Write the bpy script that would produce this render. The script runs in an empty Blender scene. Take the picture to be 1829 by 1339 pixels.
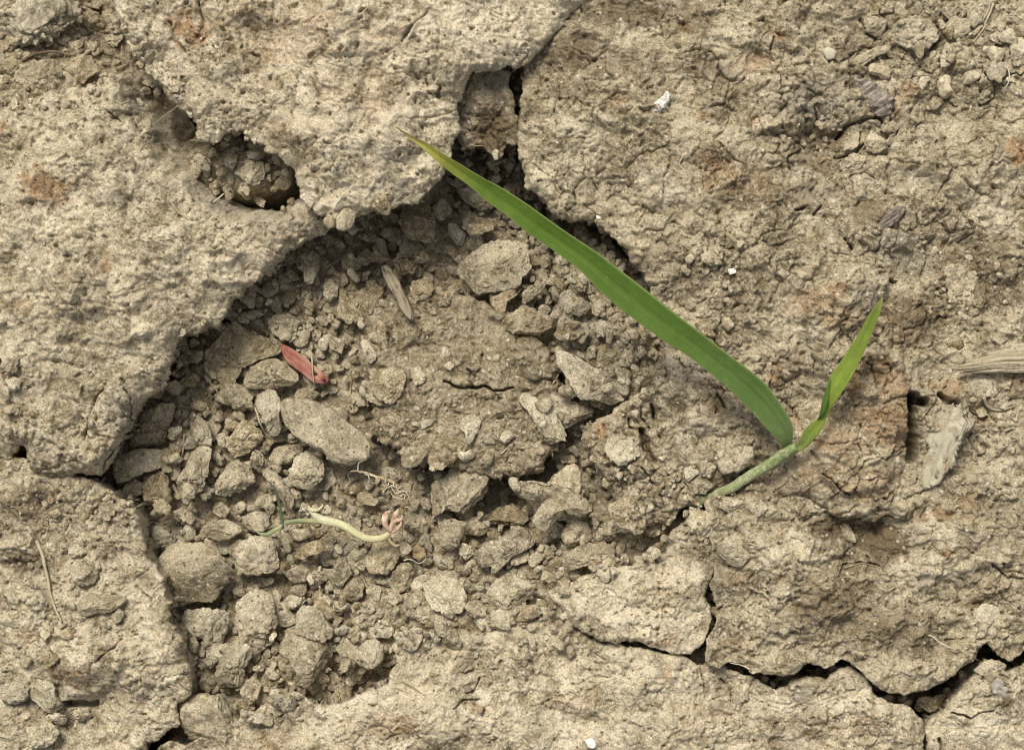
import bpy, bmesh, math, time
import numpy as np
from math import radians as RAD

T0 = time.time()
RNG = np.random.RandomState(7)
C = bpy.context.scene.collection
scene = bpy.context.scene

# ---------------------------------------------------------------- units, camera, sky, sun, exposure
U = 1e-4                      # one layout unit = 0.1 mm; the ground in view is about 18 x 13 cm
CX, CY, H = 914.5, 669.5, 4000.0   # centre of the plot and camera height, in layout units

cam_d = bpy.data.cameras.new("camera")
cam = bpy.data.objects.new("camera", cam_d)
C.objects.link(cam)
cam.location = (0, 0, H * U)
cam.rotation_euler = (0, 0, 0)            # straight down
cam_d.sensor_width = 36.0
cam_d.lens = 36.0 * H / 1829.0
cam_d.clip_start = 0.005
cam_d.clip_end = 500.0
cam_d.dof.use_dof = True
cam_d.dof.focus_distance = (H - 20) * U
cam_d.dof.aperture_fstop = cam_d.lens / 1.8     # iris of about 1.8 mm, as in a phone
scene.camera = cam

SUN_EL, SUN_AZ = 55.0, 112.0      # azimuth measured from +X towards +Y (top of the picture)
world = bpy.data.worlds.new("World")
scene.world = world
world.use_nodes = True
wn = world.node_tree
wn.nodes.clear()
sky = wn.nodes.new("ShaderNodeTexSky")
sky.sky_type = 'NISHITA'
sky.sun_disc = False
sky.sun_elevation = RAD(SUN_EL)
sky.sun_rotation = RAD(90 - SUN_AZ)
sky.dust_density = 4.0
hs = wn.nodes.new("ShaderNodeHueSaturation")      # overcast: the blue is gone from the sky
hs.inputs['Saturation'].default_value = 0.22
bg = wn.nodes.new("ShaderNodeBackground")
bg.inputs['Strength'].default_value = 0.064
wo = wn.nodes.new("ShaderNodeOutputWorld")
wn.links.new(sky.outputs[0], hs.inputs['Color'])
wn.links.new(hs.outputs[0], bg.inputs['Color'])
wn.links.new(bg.outputs[0], wo.inputs['Surface'])

sd_ = bpy.data.lights.new("sun", 'SUN')
sd_.energy = 1.9
sd_.angle = RAD(20)
sd_.color = (1.0, 0.925, 0.80)
sun = bpy.data.objects.new("sun", sd_)
C.objects.link(sun)
sx, sy, sz = (math.cos(RAD(SUN_EL)) * math.cos(RAD(SUN_AZ)), math.cos(RAD(SUN_EL)) * math.sin(RAD(SUN_AZ)), math.sin(RAD(SUN_EL)))
from mathutils import Vector
sun.rotation_euler = Vector((sx, sy, sz)).to_track_quat('Z', 'Y').to_euler()

scene.view_settings.view_transform = 'Standard'
scene.view_settings.look = 'None'
scene.view_settings.gamma = 1.0
scene.view_settings.use_curve_mapping = False
scene.view_settings.exposure = 0.86
scene.cycles.filter_width = 1.0

# ---------------------------------------------------------------- noise
def _perm(seed):
    r = np.random.RandomState(seed)
    p = r.permutation(256)
    return np.concatenate([p, p]), r

def perlin2(x, y, seed=0):
    p, r = _perm(seed)
    a = r.rand(256) * 2 * np.pi
    gx, gy = np.cos(a).astype(np.float32), np.sin(a).astype(np.float32)
    xi, yi = np.floor(x).astype(np.int32), np.floor(y).astype(np.int32)
    fx, fy = (x - xi).astype(np.float32), (y - yi).astype(np.float32)
    xi &= 255; yi &= 255
    u = fx * fx * fx * (fx * (fx * 6 - 15) + 10)
    v = fy * fy * fy * (fy * (fy * 6 - 15) + 10)
    def g(ix, iy, dx, dy):
        h = p[p[ix & 255] + (iy & 255)]
        return gx[h] * dx + gy[h] * dy
    n00 = g(xi, yi, fx, fy); n10 = g(xi + 1, yi, fx - 1, fy)
    n01 = g(xi, yi + 1, fx, fy - 1); n11 = g(xi + 1, yi + 1, fx - 1, fy - 1)
    a0 = n00 + u * (n10 - n00); a1 = n01 + u * (n11 - n01)
    return 1.5 * (a0 + v * (a1 - a0))

def fbm2(x, y, lam, octs, seed=0, gain=0.5):
    s, a, t = 0, 1.0, 0
    for k in range(octs):
        s = s + a * perlin2(x / lam + 17.3 * k, y / lam - 9.1 * k, seed + k)
        t += a; a *= gain; lam *= 0.5
    return s / t

def worley2(x, y, cell, seed=0, jit=0.9):
    r = np.random.RandomState(seed)
    p = r.permutation(256); p = np.concatenate([p, p])
    jx = ((r.rand(256) - 0.5) * jit + 0.5).astype(np.float32); jy = ((r.rand(256) - 0.5) * jit + 0.5).astype(np.float32)
    X, Y = (x / cell).astype(np.float32), (y / cell).astype(np.float32)
    xi, yi = np.floor(X).astype(np.int32), np.floor(Y).astype(np.int32)
    f1 = np.full(X.shape, 9, np.float32); f2 = f1.copy(); idr = np.zeros(X.shape, np.int32)
    for dx in (-1, 0, 1):
        for dy in (-1, 0, 1):
            cx, cy = xi + dx, yi + dy
            h = p[p[cx & 255] + (cy & 255)]
            d = (cx + jx[h] - X) ** 2 + (cy + jy[h] - Y) ** 2
            nearer = d < f1
            f2 = np.where(nearer, f1, np.minimum(f2, d))
            idr = np.where(nearer, h, idr)
            f1 = np.where(nearer, d, f1)
    return np.sqrt(f1), np.sqrt(f2), (idr / 255.0).astype(np.float32)

def perlin3(P, seed=0):
    p, r = _perm(seed)
    g = r.normal(size=(256, 3)); g /= np.linalg.norm(g, axis=1, keepdims=True)
    I = np.floor(P).astype(np.int32); F = P - I; I &= 255
    W = F * F * F * (F * (F * 6 - 15) + 10)
    out = 0
    for dx in (0, 1):
        for dy in (0, 1):
            for dz in (0, 1):
                h = p[p[p[(I[:, 0] + dx) & 255] + ((I[:, 1] + dy) & 255)] + ((I[:, 2] + dz) & 255)]
                d = g[h, 0] * (F[:, 0] - dx) + g[h, 1] * (F[:, 1] - dy) + g[h, 2] * (F[:, 2] - dz)
                w = (W[:, 0] if dx else 1 - W[:, 0]) * (W[:, 1] if dy else 1 - W[:, 1]) * (W[:, 2] if dz else 1 - W[:, 2])
                out = out + w * d
    return 1.4 * out

def sstep(a, b, v):
    t = np.clip((v - a) / (b - a), 0, 1)
    return t * t * (3 - 2 * t)

# ---------------------------------------------------------------- meshes, tags
def at(px, py, z):
    """layout point (as seen from above at the plot) at height z -> world metres"""
    k = (H - z) / H
    return np.stack([(px - CX) * k, -(py - CY) * k, np.broadcast_to(z, np.shape(px)) * 1.0], -1) * U

def mesh_from(name, V, F, mat, smooth=True, attrs=None):
    V = np.asarray(V, np.float32); F = np.asarray(F, np.int32)
    me = bpy.data.meshes.new(name)
    n, k = F.shape
    me.vertices.add(len(V)); me.vertices.foreach_set('co', V.ravel())
    me.loops.add(n * k); me.loops.foreach_set('vertex_index', F.ravel())
    me.polygons.add(n)
    me.polygons.foreach_set('loop_start', np.arange(0, n * k, k, dtype=np.int32))
    me.polygons.foreach_set('loop_total', np.full(n, k, np.int32))
    if attrs is not None:
        a = me.color_attributes.new('tone', 'FLOAT_COLOR', 'POINT')
        a.data.foreach_set('color', np.asarray(attrs, np.float32).ravel())
    me.update(calc_edges=True)
    me.polygons.foreach_set('use_smooth', np.full(n, smooth, bool))
    if mat: me.materials.append(mat)
    return me

def obj(name, me, parent=None, loc=None):
    o = bpy.data.objects.new(name, me); C.objects.link(o)
    if parent is not None: o.parent = parent
    if loc is not None: o.location = loc
    return o

def tag(o, label=None, cat=None, group=None, kind=None):
    if label: o['label'] = label
    if cat: o['category'] = cat
    if group: o['group'] = group
    if kind: o['kind'] = kind
    return o

def local(V):
    """split world verts into an origin at the base and local verts"""
    o = np.array([(V[:, 0].min() + V[:, 0].max()) / 2, (V[:, 1].min() + V[:, 1].max()) / 2, V[:, 2].min()])
    return V - o, Vector(o)

# ---------------------------------------------------------------- materials
def newmat(name):
    m = bpy.data.materials.new(name); m.use_nodes = True
    nt = m.node_tree; nt.nodes.clear()
    return m, nt

class N:
    def __init__(s, nt): s.nt = nt
    def n(s, t, **kw):
        x = s.nt.nodes.new(t)
        for k, v in kw.items(): setattr(x, k, v)
        return x
    def l(s, a, b): s.nt.links.new(a, b)
    def noise(s, co, scale, detail=4, rough=0.55, dist=0.0):
        x = s.n('ShaderNodeTexNoise'); x.inputs['Scale'].default_value = scale; x.inputs['Detail'].default_value = detail
        x.inputs['Roughness'].default_value = rough; x.inputs['Distortion'].default_value = dist; s.l(co, x.inputs['Vector']); return x.outputs['Fac']
    def ramp(s, fac, stops):
        x = s.n('ShaderNodeValToRGB'); e = x.color_ramp.elements
        while len(e) < len(stops): e.new(0.5)
        for el, (p, c) in zip(e, stops):
            el.position = p; el.color = (*c, 1) if len(c) == 3 else c
        s.l(fac, x.inputs['Fac']); return x.outputs['Color']
    def mix(s, fac, a, b, mode='MIX'):
        x = s.n('ShaderNodeMix'); x.data_type = 'RGBA'; x.blend_type = mode
        for v, i in ((fac, 0), (a, 6), (b, 7)):
            if isinstance(v, (int, float)): x.inputs[i].default_value = v
            elif isinstance(v, tuple): x.inputs[i].default_value = (*v, 1)
            else: s.l(v, x.inputs[i])
        return x.outputs[2]
    def math(s, op, a, b=None, c=None):
        x = s.n('ShaderNodeMath', operation=op); x.use_clamp = False
        for i, v in enumerate((a, b, c)):
            if v is None: continue
            if isinstance(v, (int, float)): x.inputs[i].default_value = v
            else: s.l(v, x.inputs[i])
        return x.outputs[0]
    def rng(s, v, a, b, c=0.0, d=1.0):
        x = s.n('ShaderNodeMapRange'); x.inputs[1].default_value = a; x.inputs[2].default_value = b
        x.inputs[3].default_value = c; x.inputs[4].default_value = d; s.l(v, x.inputs[0]); return x.outputs[0]
    def out(s, col, rough=0.95, bump=None, bstr=0.5, bdist=1e-4, spec=0.15):
        b = s.n('ShaderNodeBsdfPrincipled'); b.inputs['Roughness'].default_value = rough
        b.inputs['Specular IOR Level'].default_value = spec
        s.l(col, b.inputs['Base Color'])
        if bump is not None:
            u = s.n('ShaderNodeBump'); u.inputs['Strength'].default_value = bstr; u.inputs['Distance'].default_value = bdist
            s.l(bump, u.inputs['Height']); s.l(u.outputs[0], b.inputs['Normal'])
        o = s.n('ShaderNodeOutputMaterial'); s.l(b.outputs[0], o.inputs['Surface']); return b

PALE = (0.70, 0.615, 0.455)
def soil_material(name, dark, mid, light, attr=True, rnd=False):
    m, nt = newmat(name); g = N(nt)
    co = g.n('ShaderNodeTexCoord').outputs['Object']
    if rnd:
        oi = g.n('ShaderNodeObjectInfo')
        ad = g.n('ShaderNodeVectorMath', operation='ADD'); g.l(co, ad.inputs[0]); 
        sc = g.n('ShaderNodeVectorMath', operation='SCALE'); sc.inputs[0].default_value = (1, 2, 3); g.l(oi.outputs['Random'], sc.inputs['Scale'])
        g.l(sc.outputs[0], ad.inputs[1]); co = ad.outputs[0]
    big = g.noise(co, 130, 6, 0.62, 0.3)
    col = g.ramp(big, [(0.38, dark), (0.50, mid), (0.62, light)])
    med = g.noise(co, 700, 5, 0.65)
    col = g.mix(g.rng(med, 0.44, 0.62), col, g.mix(0.5, col, PALE))
    if attr:
        at_ = g.n('ShaderNodeAttribute', attribute_name='tone')
        sp = g.n('ShaderNodeSeparateColor'); g.l(at_.outputs['Color'], sp.inputs[0])
        col = g.mix(sp.outputs[0], col, PALE)
        rust = g.ramp(g.noise(co, 500, 4, 0.6), [(0.35, (0.13, 0.055, 0.018)), (0.5, (0.33, 0.165, 0.06)), (0.68, (0.47, 0.30, 0.16))])
        col = g.mix(sp.outputs[1], col, rust)
        grey = g.ramp(g.noise(co, 400, 4, 0.6), [(0.3, (0.17, 0.15, 0.125)), (0.6, (0.36, 0.33, 0.27))])
        col = g.mix(sp.outputs[2], col, grey)
        damp_shade = at_.outputs['Alpha']
        col = g.mix(damp_shade, col, (0.175, 0.133, 0.08))
    if rnd:
        col = g.mix(1.0, col, g.ramp(oi.outputs['Random'], [(0.0, (.87, .85, .81)), (0.35, (.95, .94, .92)), (0.7, (1.02, 1.02, 1.02)), (1.0, (1.13, 1.11, 1.08))]), 'MULTIPLY')
    # reddish and ochre mottling, fine grains, specks
    mo = g.rng(g.noise(co, 330, 3, 0.6, 0.5), 0.63, 0.75, 0, 0.40)
    col = g.mix(mo, col, (0.35, 0.215, 0.105))
    fine = g.noise(co, 2800, 3, 0.7)
    col = g.mix(1.0, col, g.ramp(fine, [(0.28, (0.50,) * 3), (0.5, (1.0,) * 3), (0.72, (1.32,) * 3)]), 'MULTIPLY')
    v = g.n('ShaderNodeTexVoronoi'); v.inputs['Scale'].default_value = 900; g.l(co, v.inputs['Vector'])
    vr = g.n('ShaderNodeSeparateColor'); g.l(v.outputs['Color'], vr.inputs[0])
    sp1 = g.math('MULTIPLY', g.rng(v.outputs['Distance'], 0.16, 0.30, 1, 0), g.rng(vr.outputs[0], 0.78, 0.80))
    col = g.mix(g.math('MULTIPLY', sp1, 0.75), col, (0.075, 0.05, 0.03))
    sp2 = g.math('MULTIPLY', g.rng(v.outputs['Distance'], 0.18, 0.34, 1, 0), g.rng(vr.outputs[1], 0.86, 0.88))
    col = g.mix(g.math('MULTIPLY', sp2, 0.7), col, (0.74, 0.68, 0.56))
    bump = g.math('ADD', g.noise(co, 1900, 5, 0.72), g.math('MULTIPLY', g.noise(co, 6000, 2, 0.6), 0.35))
    g.out(col, 0.95, bump, 1.0, 4.4e-4, 0.1)
    return m

M_SOIL = soil_material('soil_crust', (0.165, 0.13, 0.075), (0.34, 0.284, 0.18), (0.525, 0.455, 0.317))
M_FLOOR = soil_material('soil_floor', (0.18, 0.144, 0.085), (0.305, 0.25, 0.159), (0.43, 0.364, 0.245))
M_CRUMB = soil_material('soil_crumb', (0.21, 0.178, 0.116), (0.38, 0.326, 0.223), (0.55, 0.485, 0.35), attr=False, rnd=True)
M_CRUMB_PALE = soil_material('soil_crumb_pale', (0.28, 0.24, 0.155), (0.45, 0.395, 0.275), (0.61, 0.55, 0.41), attr=False, rnd=True)
M_CRUMB_GREY = soil_material('soil_crumb_grey', (0.22, 0.19, 0.13), (0.365, 0.323, 0.23), (0.50, 0.45, 0.332), attr=False, rnd=True)
M_CRUMB_BROWN = soil_material('soil_crumb_brown', (0.19, 0.148, 0.083), (0.325, 0.262, 0.158), (0.45, 0.375, 0.24), attr=False, rnd=True)

def simple_mat(name, stops, scale=300, rough=0.8, stretch=None, bstr=0.4, bscale=1500, spec=0.2, dirt=0.0):
    m, nt = newmat(name); g = N(nt)
    co = g.n('ShaderNodeTexCoord').outputs['Object']; co0 = co
    if stretch:
        mr = g.n('ShaderNodeMapping'); mr.inputs['Rotation'].default_value = (0, 0, -stretch[0]); g.l(co, mr.inputs[0])
        mp = g.n('ShaderNodeMapping'); mp.inputs['Scale'].default_value = (stretch[1], 1, 1)
        g.l(mr.outputs[0], mp.inputs[0]); co = mp.outputs[0]
    col = g.ramp(g.noise(co, scale, 5, 0.6), stops)
    if dirt: col = g.mix(g.rng(g.noise(co0, 520, 6, 0.7), .62 - dirt * .2, .70 - dirt * .2), col, g.ramp(g.noise(co0, 2200, 3, .7), [(.3, (.20, .16, .10)), (.7, (.45, .385, .265))]))
    g.out(col, rough, g.noise(co, bscale, 4, 0.6), bstr, 1.5e-4, spec)
    return m

# ---------------------------------------------------------------- the shared relief fields
def axis(lo, hi, step, ext, g=1.5):
    a = list(np.arange(lo, hi + 0.1, step)); s = step; x = hi
    while x < hi + ext: s = min(s * g, 8); x += s; a.append(x)
    s = step; x = lo
    while x > lo - ext: s = min(s * g, 8); x -= s; a.insert(0, x)
    return np.array(a, np.float32)
GX, GY = axis(-50, 1880, 2.0, 300), axis(-50, 1390, 2.0, 300)
X, Y = np.meshgrid(GX, GY)
def warp(amp, lam, seed):
    return X + amp * perlin2(X / lam, Y / lam, seed), Y + amp * perlin2(X / lam + 50, Y / lam + 31, seed + 1)
WX, WY = warp(10, 42, 11)
WX, WY = WX + 4 * perlin2(X / 13, Y / 13, 77), WY + 4 * perlin2(X / 13 + 9, Y / 13, 78)
L1 = fbm2(X, Y, 300, 3, 1)
L2 = fbm2(WX, WY, 80, 3, 5)
ROUGH = fbm2(X, Y, 22, 4, 9, 0.62)
BILL = sum(a * np.abs(perlin2(WX / l + 3, WY / l, s)) for a, l, s in ((1.0, 34, 21), (0.6, 17, 22), (0.35, 8, 23)))
def gran(cell, seed, squash=1.15):
    f1, f2, h = worley2(WX, WY, cell, seed)
    return np.sqrt(np.clip(1 - (f1 * squash) ** 2, 0, 1)) * (0.35 + 0.65 * h), f2 - f1, h, f1
GA, EA, HA, _ = gran(34, 31)
GB, EB, HB, _ = gran(17, 32)
GC, EC, HC, _ = gran(8.5, 33)
_, ED, HD, FD = gran(90, 34)
_, _, HP, FP = gran(30, 35)
CR1 = sstep(0.045, 0.0, ED) * sstep(0.0, 0.35, perlin2(X / 120, Y / 120, 41) + 0.05)
CR2 = sstep(0.10, 0.0, EA) * sstep(0.05, 0.4, perlin2(X / 90, Y / 90, 42))
PIT = sstep(0.16, 0.06, FP) * (HP > 0.55) + 0.8 * sstep(0.14, 0.05, worley2(X, Y, 15, 36)[0]) * (perlin2(X / 80, Y / 80, 43) > 0.1)
TV = fbm2(WX, WY, 150, 4, 51) * 7
TERR = np.floor(TV) + sstep(0.0, 0.10, TV - np.floor(TV))
TV2 = fbm2(WX + 300, WY * 1.6, 70, 4, 55) * 6
TERR2 = np.floor(TV2) + sstep(0.0, 0.12, TV2 - np.floor(TV2))
MG = 0.25 + 0.75 * sstep(-0.1, 0.3, perlin2(X / 130, Y / 130, 61))       # where the surface is granular
MB = 0.2 + 0.8 * sstep(-0.1, 0.25, perlin2(X / 80, Y / 80, 62))
WEB = sstep(0.22, 0.02, EB) * sstep(-0.1, 0.3, perlin2(X / 100, Y / 100, 63))   # pale crust veins
PATCH = fbm2(X, Y, 190, 4, 64)
PATCH2 = fbm2(WX, WY, 40, 3, 65)
SKIN = sstep(0.0, 0.32, perlin2(X / 150, Y / 150, 66) + 0.25 * perlin2(X / 50, Y / 50, 67))       # smooth silt skin
CHUNK = sstep(0.1, 0.4, perlin2(X / 115 + 40, Y / 115, 68) + 0.25 * perlin2(X / 40, Y / 40, 69))   # broken, crumbly patches
EFF = sstep(0.02, 0.26, fbm2(WX, WY, 30, 4, 74, 0.62))        # salt-white efflorescence in blotches
BRN = sstep(0.20, 0.42, fbm2(WX + 70, WY, 24, 4, 75, 0.6))       # brown spots
for cx_, cy_, rx_, ry_ in ((1560,720,80,110),(1480,190,80,45),(1270,450,60,50),(1700,80,140,90),(1740,520,100,100),(1130,860,55,110),(1500,560,90,40),(90,900,110,40),(1760,780,60,90),(1090,600,90,110),(150,790,70,50)):
    g_ = np.exp(-(((X - cx_) / rx_) ** 2 + ((Y - cy_) / ry_) ** 2) ** 2)
    CHUNK = np.maximum(CHUNK, g_); SKIN = SKIN * (1 - g_)
KF = (1 - 0.62 * SKIN) * (1 + 0.7 * CHUNK)
print('fields', time.time() - T0)

def blobs(lst, nz=0.8):
    s = np.zeros_like(X)
    n = fbm2(X, Y, 22, 4, 71, 0.6)
    for (x, y, rx, ry, a) in lst:
        d = np.sqrt(((X - x) / rx) ** 2 + ((Y - y) / ry) ** 2)
        s = np.maximum(s, a * sstep(1.15, 0.45, d + nz * n))
    return s
RUSTS = [(322, 42, 30, 34, 1.0), (352, 62, 22, 24, 1.0), (85, 335, 46, 34, 1.0), (100, 350, 30, 22, 1), (195, 480, 9, 26, 1.0), (193, 470, 8, 14, .9), (30, 545, 40, 18, .5), (5, 232, 14, 14, .8),
         (400, 30, 60, 40, .3), (520, 70, 110, 70, .40), (640, 150, 110, 60, .30), (690, 75, 60, 30, .35), (660, 190, 30, 40, .5), (575, 50, 30, 30, .5), (460, 140, 40, 40, .3), (520, 230, 90, 40, .2),
         (1225, 52, 12, 10, .9), (1388, 66, 14, 12, .9), (1350, 115, 50, 25, .5), (1253, 212, 16, 12, .8), (1345, 215, 14, 14, .6), (1280, 300, 60, 45, .5), (1330, 330, 70, 45, .35), (1620, 165, 30, 20, .7),
         (1600, 190, 26, 26, .5), (1820, 275, 24, 34, 1.0), (1700, 120, 20, 12, .5), (1490, 520, 22, 18, .8), (1445, 545, 50, 30, .5), (1480, 575, 30, 14, .7), (1540, 560, 60, 28, .45), (1620, 580, 30, 50, .5), (1400, 640, 40, 25, .2),
         (1570, 660, 40, 32, .75), (1590, 690, 40, 55, .6), (1522, 690, 22, 40, .7), (1385, 670, 16, 34, .8), (1270, 715, 26, 40, .5), (1560, 745, 70, 26, .7), (1590, 770, 40, 40, .55), (1500, 790, 50, 26, .7), (1420, 745, 20, 25, .5), (1480, 840, 60, 35, .4), (1560, 860, 60, 40, .4),
         (1075, 770, 12, 22, .9), (1700, 690, 30, 20, .6), (1750, 740, 40, 26, .55), (1815, 690, 20, 24, .7), (1730, 900, 26, 26, .6), (1685, 920, 20, 12, .9), (1690, 985, 16, 10, 1.0), (1650, 926, 12, 9, .9), (1725, 925, 20, 20, .4),
         (1310, 1030, 30, 16, .4), (1320, 1150, 30, 20, .35), (1420, 1085, 20, 14, .4), (1660, 1100, 30, 12, .6), (1180, 1060, 40, 26, .3), (1190, 1145, 24, 14, .6), (1190, 1200, 14, 18, .7), (990, 1250, 24, 16, .6), (1040, 1250, 40, 40, .3),
         (690, 1290, 60, 24, .5), (720, 1300, 26, 12, .8), (857, 1267, 8, 8, 1.0), (640, 1310, 50, 30, .3), (480, 1330, 40, 30, .4), (1490, 1300, 120, 40, .25), (1300, 1270, 60, 40, .3), (1230, 1300, 50, 40, .3), (90, 1175, 18, 20, .5), (50, 1130, 22, 18, .5), (60, 1290, 30, 20, .6), (120, 1120, 20, 12, .6),
         (900, 265, 16, 12, .5), (868, 190, 14, 12, .8), (870, 250, 26, 22, .5), (1100, 180, 16, 12, .6), (1750, 1060, 60, 30, .3), (1480, 1040, 60, 30, .25), (205, 930, 30, 20, .3), (905, 912, 16, 16, .8)]
RUST = blobs(RUSTS, 1.2) * 0.66
RUST = np.maximum(RUST, 0.24 * sstep(0.30, 0.5, fbm2(X, Y, 26, 3, 72)) * sstep(-0.2, 0.3, perlin2(X / 230, Y / 230, 73)))
GREYS = [(395, 330, 70, 60, .9), (420, 290, 60, 40, .7), (300, 205, 50, 40, .8), (880, 165, 40, 60, .9), (600, 310, 20, 12, .9), (215, 720, 40, 60, .55), (85, 800, 40, 14, .5), (1470, 170, 60, 40, .8), (1430, 190, 80, 30, .6), (1460, 340, 50, 24, .6),  # grey soil, with shade painted on the largest clod's flank and in the gully
         (1600, 440, 60, 40, .7), (1640, 470, 60, 30, .5), (1650, 1030, 30, 14, .8), (1700, 1030, 20, 12, .6), (1380, 1120, 14, 20, .6), (1430, 1240, 30, 14, .6), (700, 340, 60, 30, .5), (505, 400, 80, 26, .5), (830, 240, 20, 70, .6), (480, 380, 60, 30, .4), (1540, 530, 40, 40, .5), (1100, 640, 60, 50, .5),
         (250, 170, 50, 26, .5), (15, 1000, 30, 30, .3), (60, 1010, 40, 24, .6)]
GREY = blobs(GREYS) * 0.7
DAMP_SHADES = [(228,105,26,40,.45), (272,165,26,36,.5), (318,222,30,30,.5), (170,60,40,50,.3), (1500, 940, 60, 30, .75), (1560, 945, 60, 20, .8), (1580, 970, 60, 40, .6), (1350, 870, 80, 30, .35), (1330, 830, 60, 26, .4), (1110, 20, 90, 30, .5), (1020, 90, 60, 40, .5), (1230, 30, 60, 40, .35), (880, 240, 40, 60, .6), (1600, 60, 90, 50, .3), (1470, 250, 60, 26, .45), (1480, 280, 90, 30, .3), (1760, 480, 90, 90, .3), (1640, 560, 60, 60, .35),  # brown damp zones; the first few paint shade along the largest clod's overhang
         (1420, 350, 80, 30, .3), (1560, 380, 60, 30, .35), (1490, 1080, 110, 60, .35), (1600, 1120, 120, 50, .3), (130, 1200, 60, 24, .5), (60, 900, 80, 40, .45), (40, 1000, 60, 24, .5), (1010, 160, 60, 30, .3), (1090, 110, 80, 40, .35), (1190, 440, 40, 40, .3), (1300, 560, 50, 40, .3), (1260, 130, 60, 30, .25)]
DAMP_SHADE = np.clip(blobs(DAMP_SHADES) * 1.5, 0, .85)
PALES = [(620, 230, 110, 70, .8), (700, 290, 90, 50, .7), (760, 180, 50, 60, .6), (560, 350, 60, 26, .8), (860, 40, 80, 60, .6), (960, 60, 60, 60, .7), (730, 60, 60, 40, .3), (230, 90, 30, 60, .7), (130, 390, 110, 60, .6), (60, 450, 80, 50, .5), (200, 340, 70, 50, .5), (60, 620, 70, 40, .4), (270, 600, 50, 50, .4), (300, 470, 60, 40, .3),
         (150, 1180, 50, 30, .7), (230, 1120, 70, 40, .7), (300, 1180, 30, 60, .6), (260, 1240, 60, 40, .5), (1120, 1090, 100, 40, .75), (1200, 1030, 60, 30, .4), (1420, 990, 60, 50, .75), (1400, 1060, 60, 30, .6), (1640, 1000, 80, 50, .8), (1660, 940, 60, 40, .6), (1250, 1080, 40, 30, .5), (1310, 1090, 40, 40, .5),
         (880, 1270, 70, 50, .75), (1010, 1240, 60, 40, .6), (930, 1320, 80, 30, .6), (1400, 1240, 60, 30, .6), (1460, 1310, 90, 30, .5), (1540, 1240, 40, 20, .6), (1740, 1300, 60, 40, .6), (1040, 240, 60, 50, .5), (1000, 310, 70, 30, .7), (1180, 330, 60, 40, .6), (1260, 240, 50, 30, .5), (1300, 90, 50, 50, .6), (1230, 140, 60, 26, .6), (1100, 350, 50, 40, .5), (1640, 320, 40, 30, .7), (1770, 380, 40, 40, .8), (1440, 600, 60, 30, .6), (1270, 660, 40, 40, .6), (1240, 760, 40, 60, .6), (1820, 1230, 40, 40, .5), (1700, 1230, 30, 30, .5)]
PALEB = blobs(PALES)

def tone(name):
    """pale / rust / grey / damp amounts: stains and crust with shapes of their own, plus some painted shade"""
    p0 = {'A': .50, 'B': .36, 'C': .32, 'D': .40, 'E': .46, 'G': .18, 'F': .28, 'R': .16, 'M': .0, 'W': 0, 'N': 0}[name]
    pale = np.clip(p0 * (0.75 + 1.9 * PATCH2) + 0.75 * PALEB * (0.6 + 1.0 * PATCH2 + 0.3 * WEB) + 0.9 * sstep(0.0, 0.4, PATCH) * p0 - 0.5 * sstep(-0.05, -0.4, PATCH) * p0 + 0.5 * WEB * (p0 + .15) + EFF * (0.55 * PALEB + 0.45 * p0) - 0.12 * (1 - EFF), 0, .95)
    rust = RUST * {'A': 1, 'B': .9, 'R': 1, 'M': .5}.get(name, .85)
    return np.stack([pale, np.clip(rust, 0, 1), np.clip(GREY, 0, 1), np.clip(DAMP_SHADE + {'M': .25, 'W': .3, 'G': .08, 'R': .06}.get(name, 0) * (1 + PATCH2) + (0 if name in 'MWN' else .5) * BRN * (1 - .6 * PALEB), 0, 1)], -1)

# ---------------------------------------------------------------- outlines
REG = {'Z1': (0, 0, 2.95), 'Z2': (600, 0, 2.95), 'Z3': (1210, 0, 2.955), 'D': (0, 440, 2.95), 'E': (600, 440, 2.95), 'J': (1210, 440, 2.955),
       'G': (0, 889, 2.95), 'H': (600, 889, 2.95), 'I': (1210, 889, 2.955), 'K': (160, 640, 4.4625), 'L': (380, 380, 4.4625), 'M': (880, 640, 4.4625),
       'S': (440, 840, 5.38), 'T': (480, 580, 6.53), 'P': (0, 0, 1.0)}
def rg(r, pts):
    x0, y0, s = REG[r]
    a = np.array(pts, float).reshape(-1, 2)
    return np.stack([x0 + a[:, 0] / s, y0 + a[:, 1] / s], -1)

def signed_dist(poly, x, y):
    d = np.full(x.shape, 1e18, np.float32); ins = np.zeros(x.shape, bool)
    n = len(poly)
    for i in range(n):
        ax, ay = poly[i]; bx, by = poly[(i + 1) % n]
        ex, ey = bx - ax, by - ay
        t = np.clip(((x - ax) * ex + (y - ay) * ey) / (ex * ex + ey * ey + 1e-9), 0, 1)
        d = np.minimum(d, (x - ax - t * ex) ** 2 + (y - ay - t * ey) ** 2)
        if ay != by:
            c = ((ay > y) != (by > y)) & (x < ex * (y - ay) / ey + ax)
            ins ^= c
    d = np.sqrt(d)
    return np.where(ins, d, -d)

def seg_dist(pts, x, y):
    d = np.full(x.shape, 1e18, np.float32)
    for (ax, ay), (bx, by) in zip(pts[:-1], pts[1:]):
        ex, ey = bx - ax, by - ay
        t = np.clip(((x - ax) * ex + (y - ay) * ey) / (ex * ex + ey * ey + 1e-9), 0, 1)
        d = np.minimum(d, (x - ax - t * ex) ** 2 + (y - ay - t * ey) ** 2)
    return np.sqrt(d)

def shepard(ctrl, x, y, pw=1.6):
    s = 0; w = 0
    for (cx, cy, z) in ctrl:
        k = 1.0 / (((x - cx) ** 2 + (y - cy) ** 2 + 900.0) ** pw)
        s = s + k * z; w = w + k
    return s / w

SUPPORT = np.full(X.shape, -220.0, np.float32)

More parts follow.
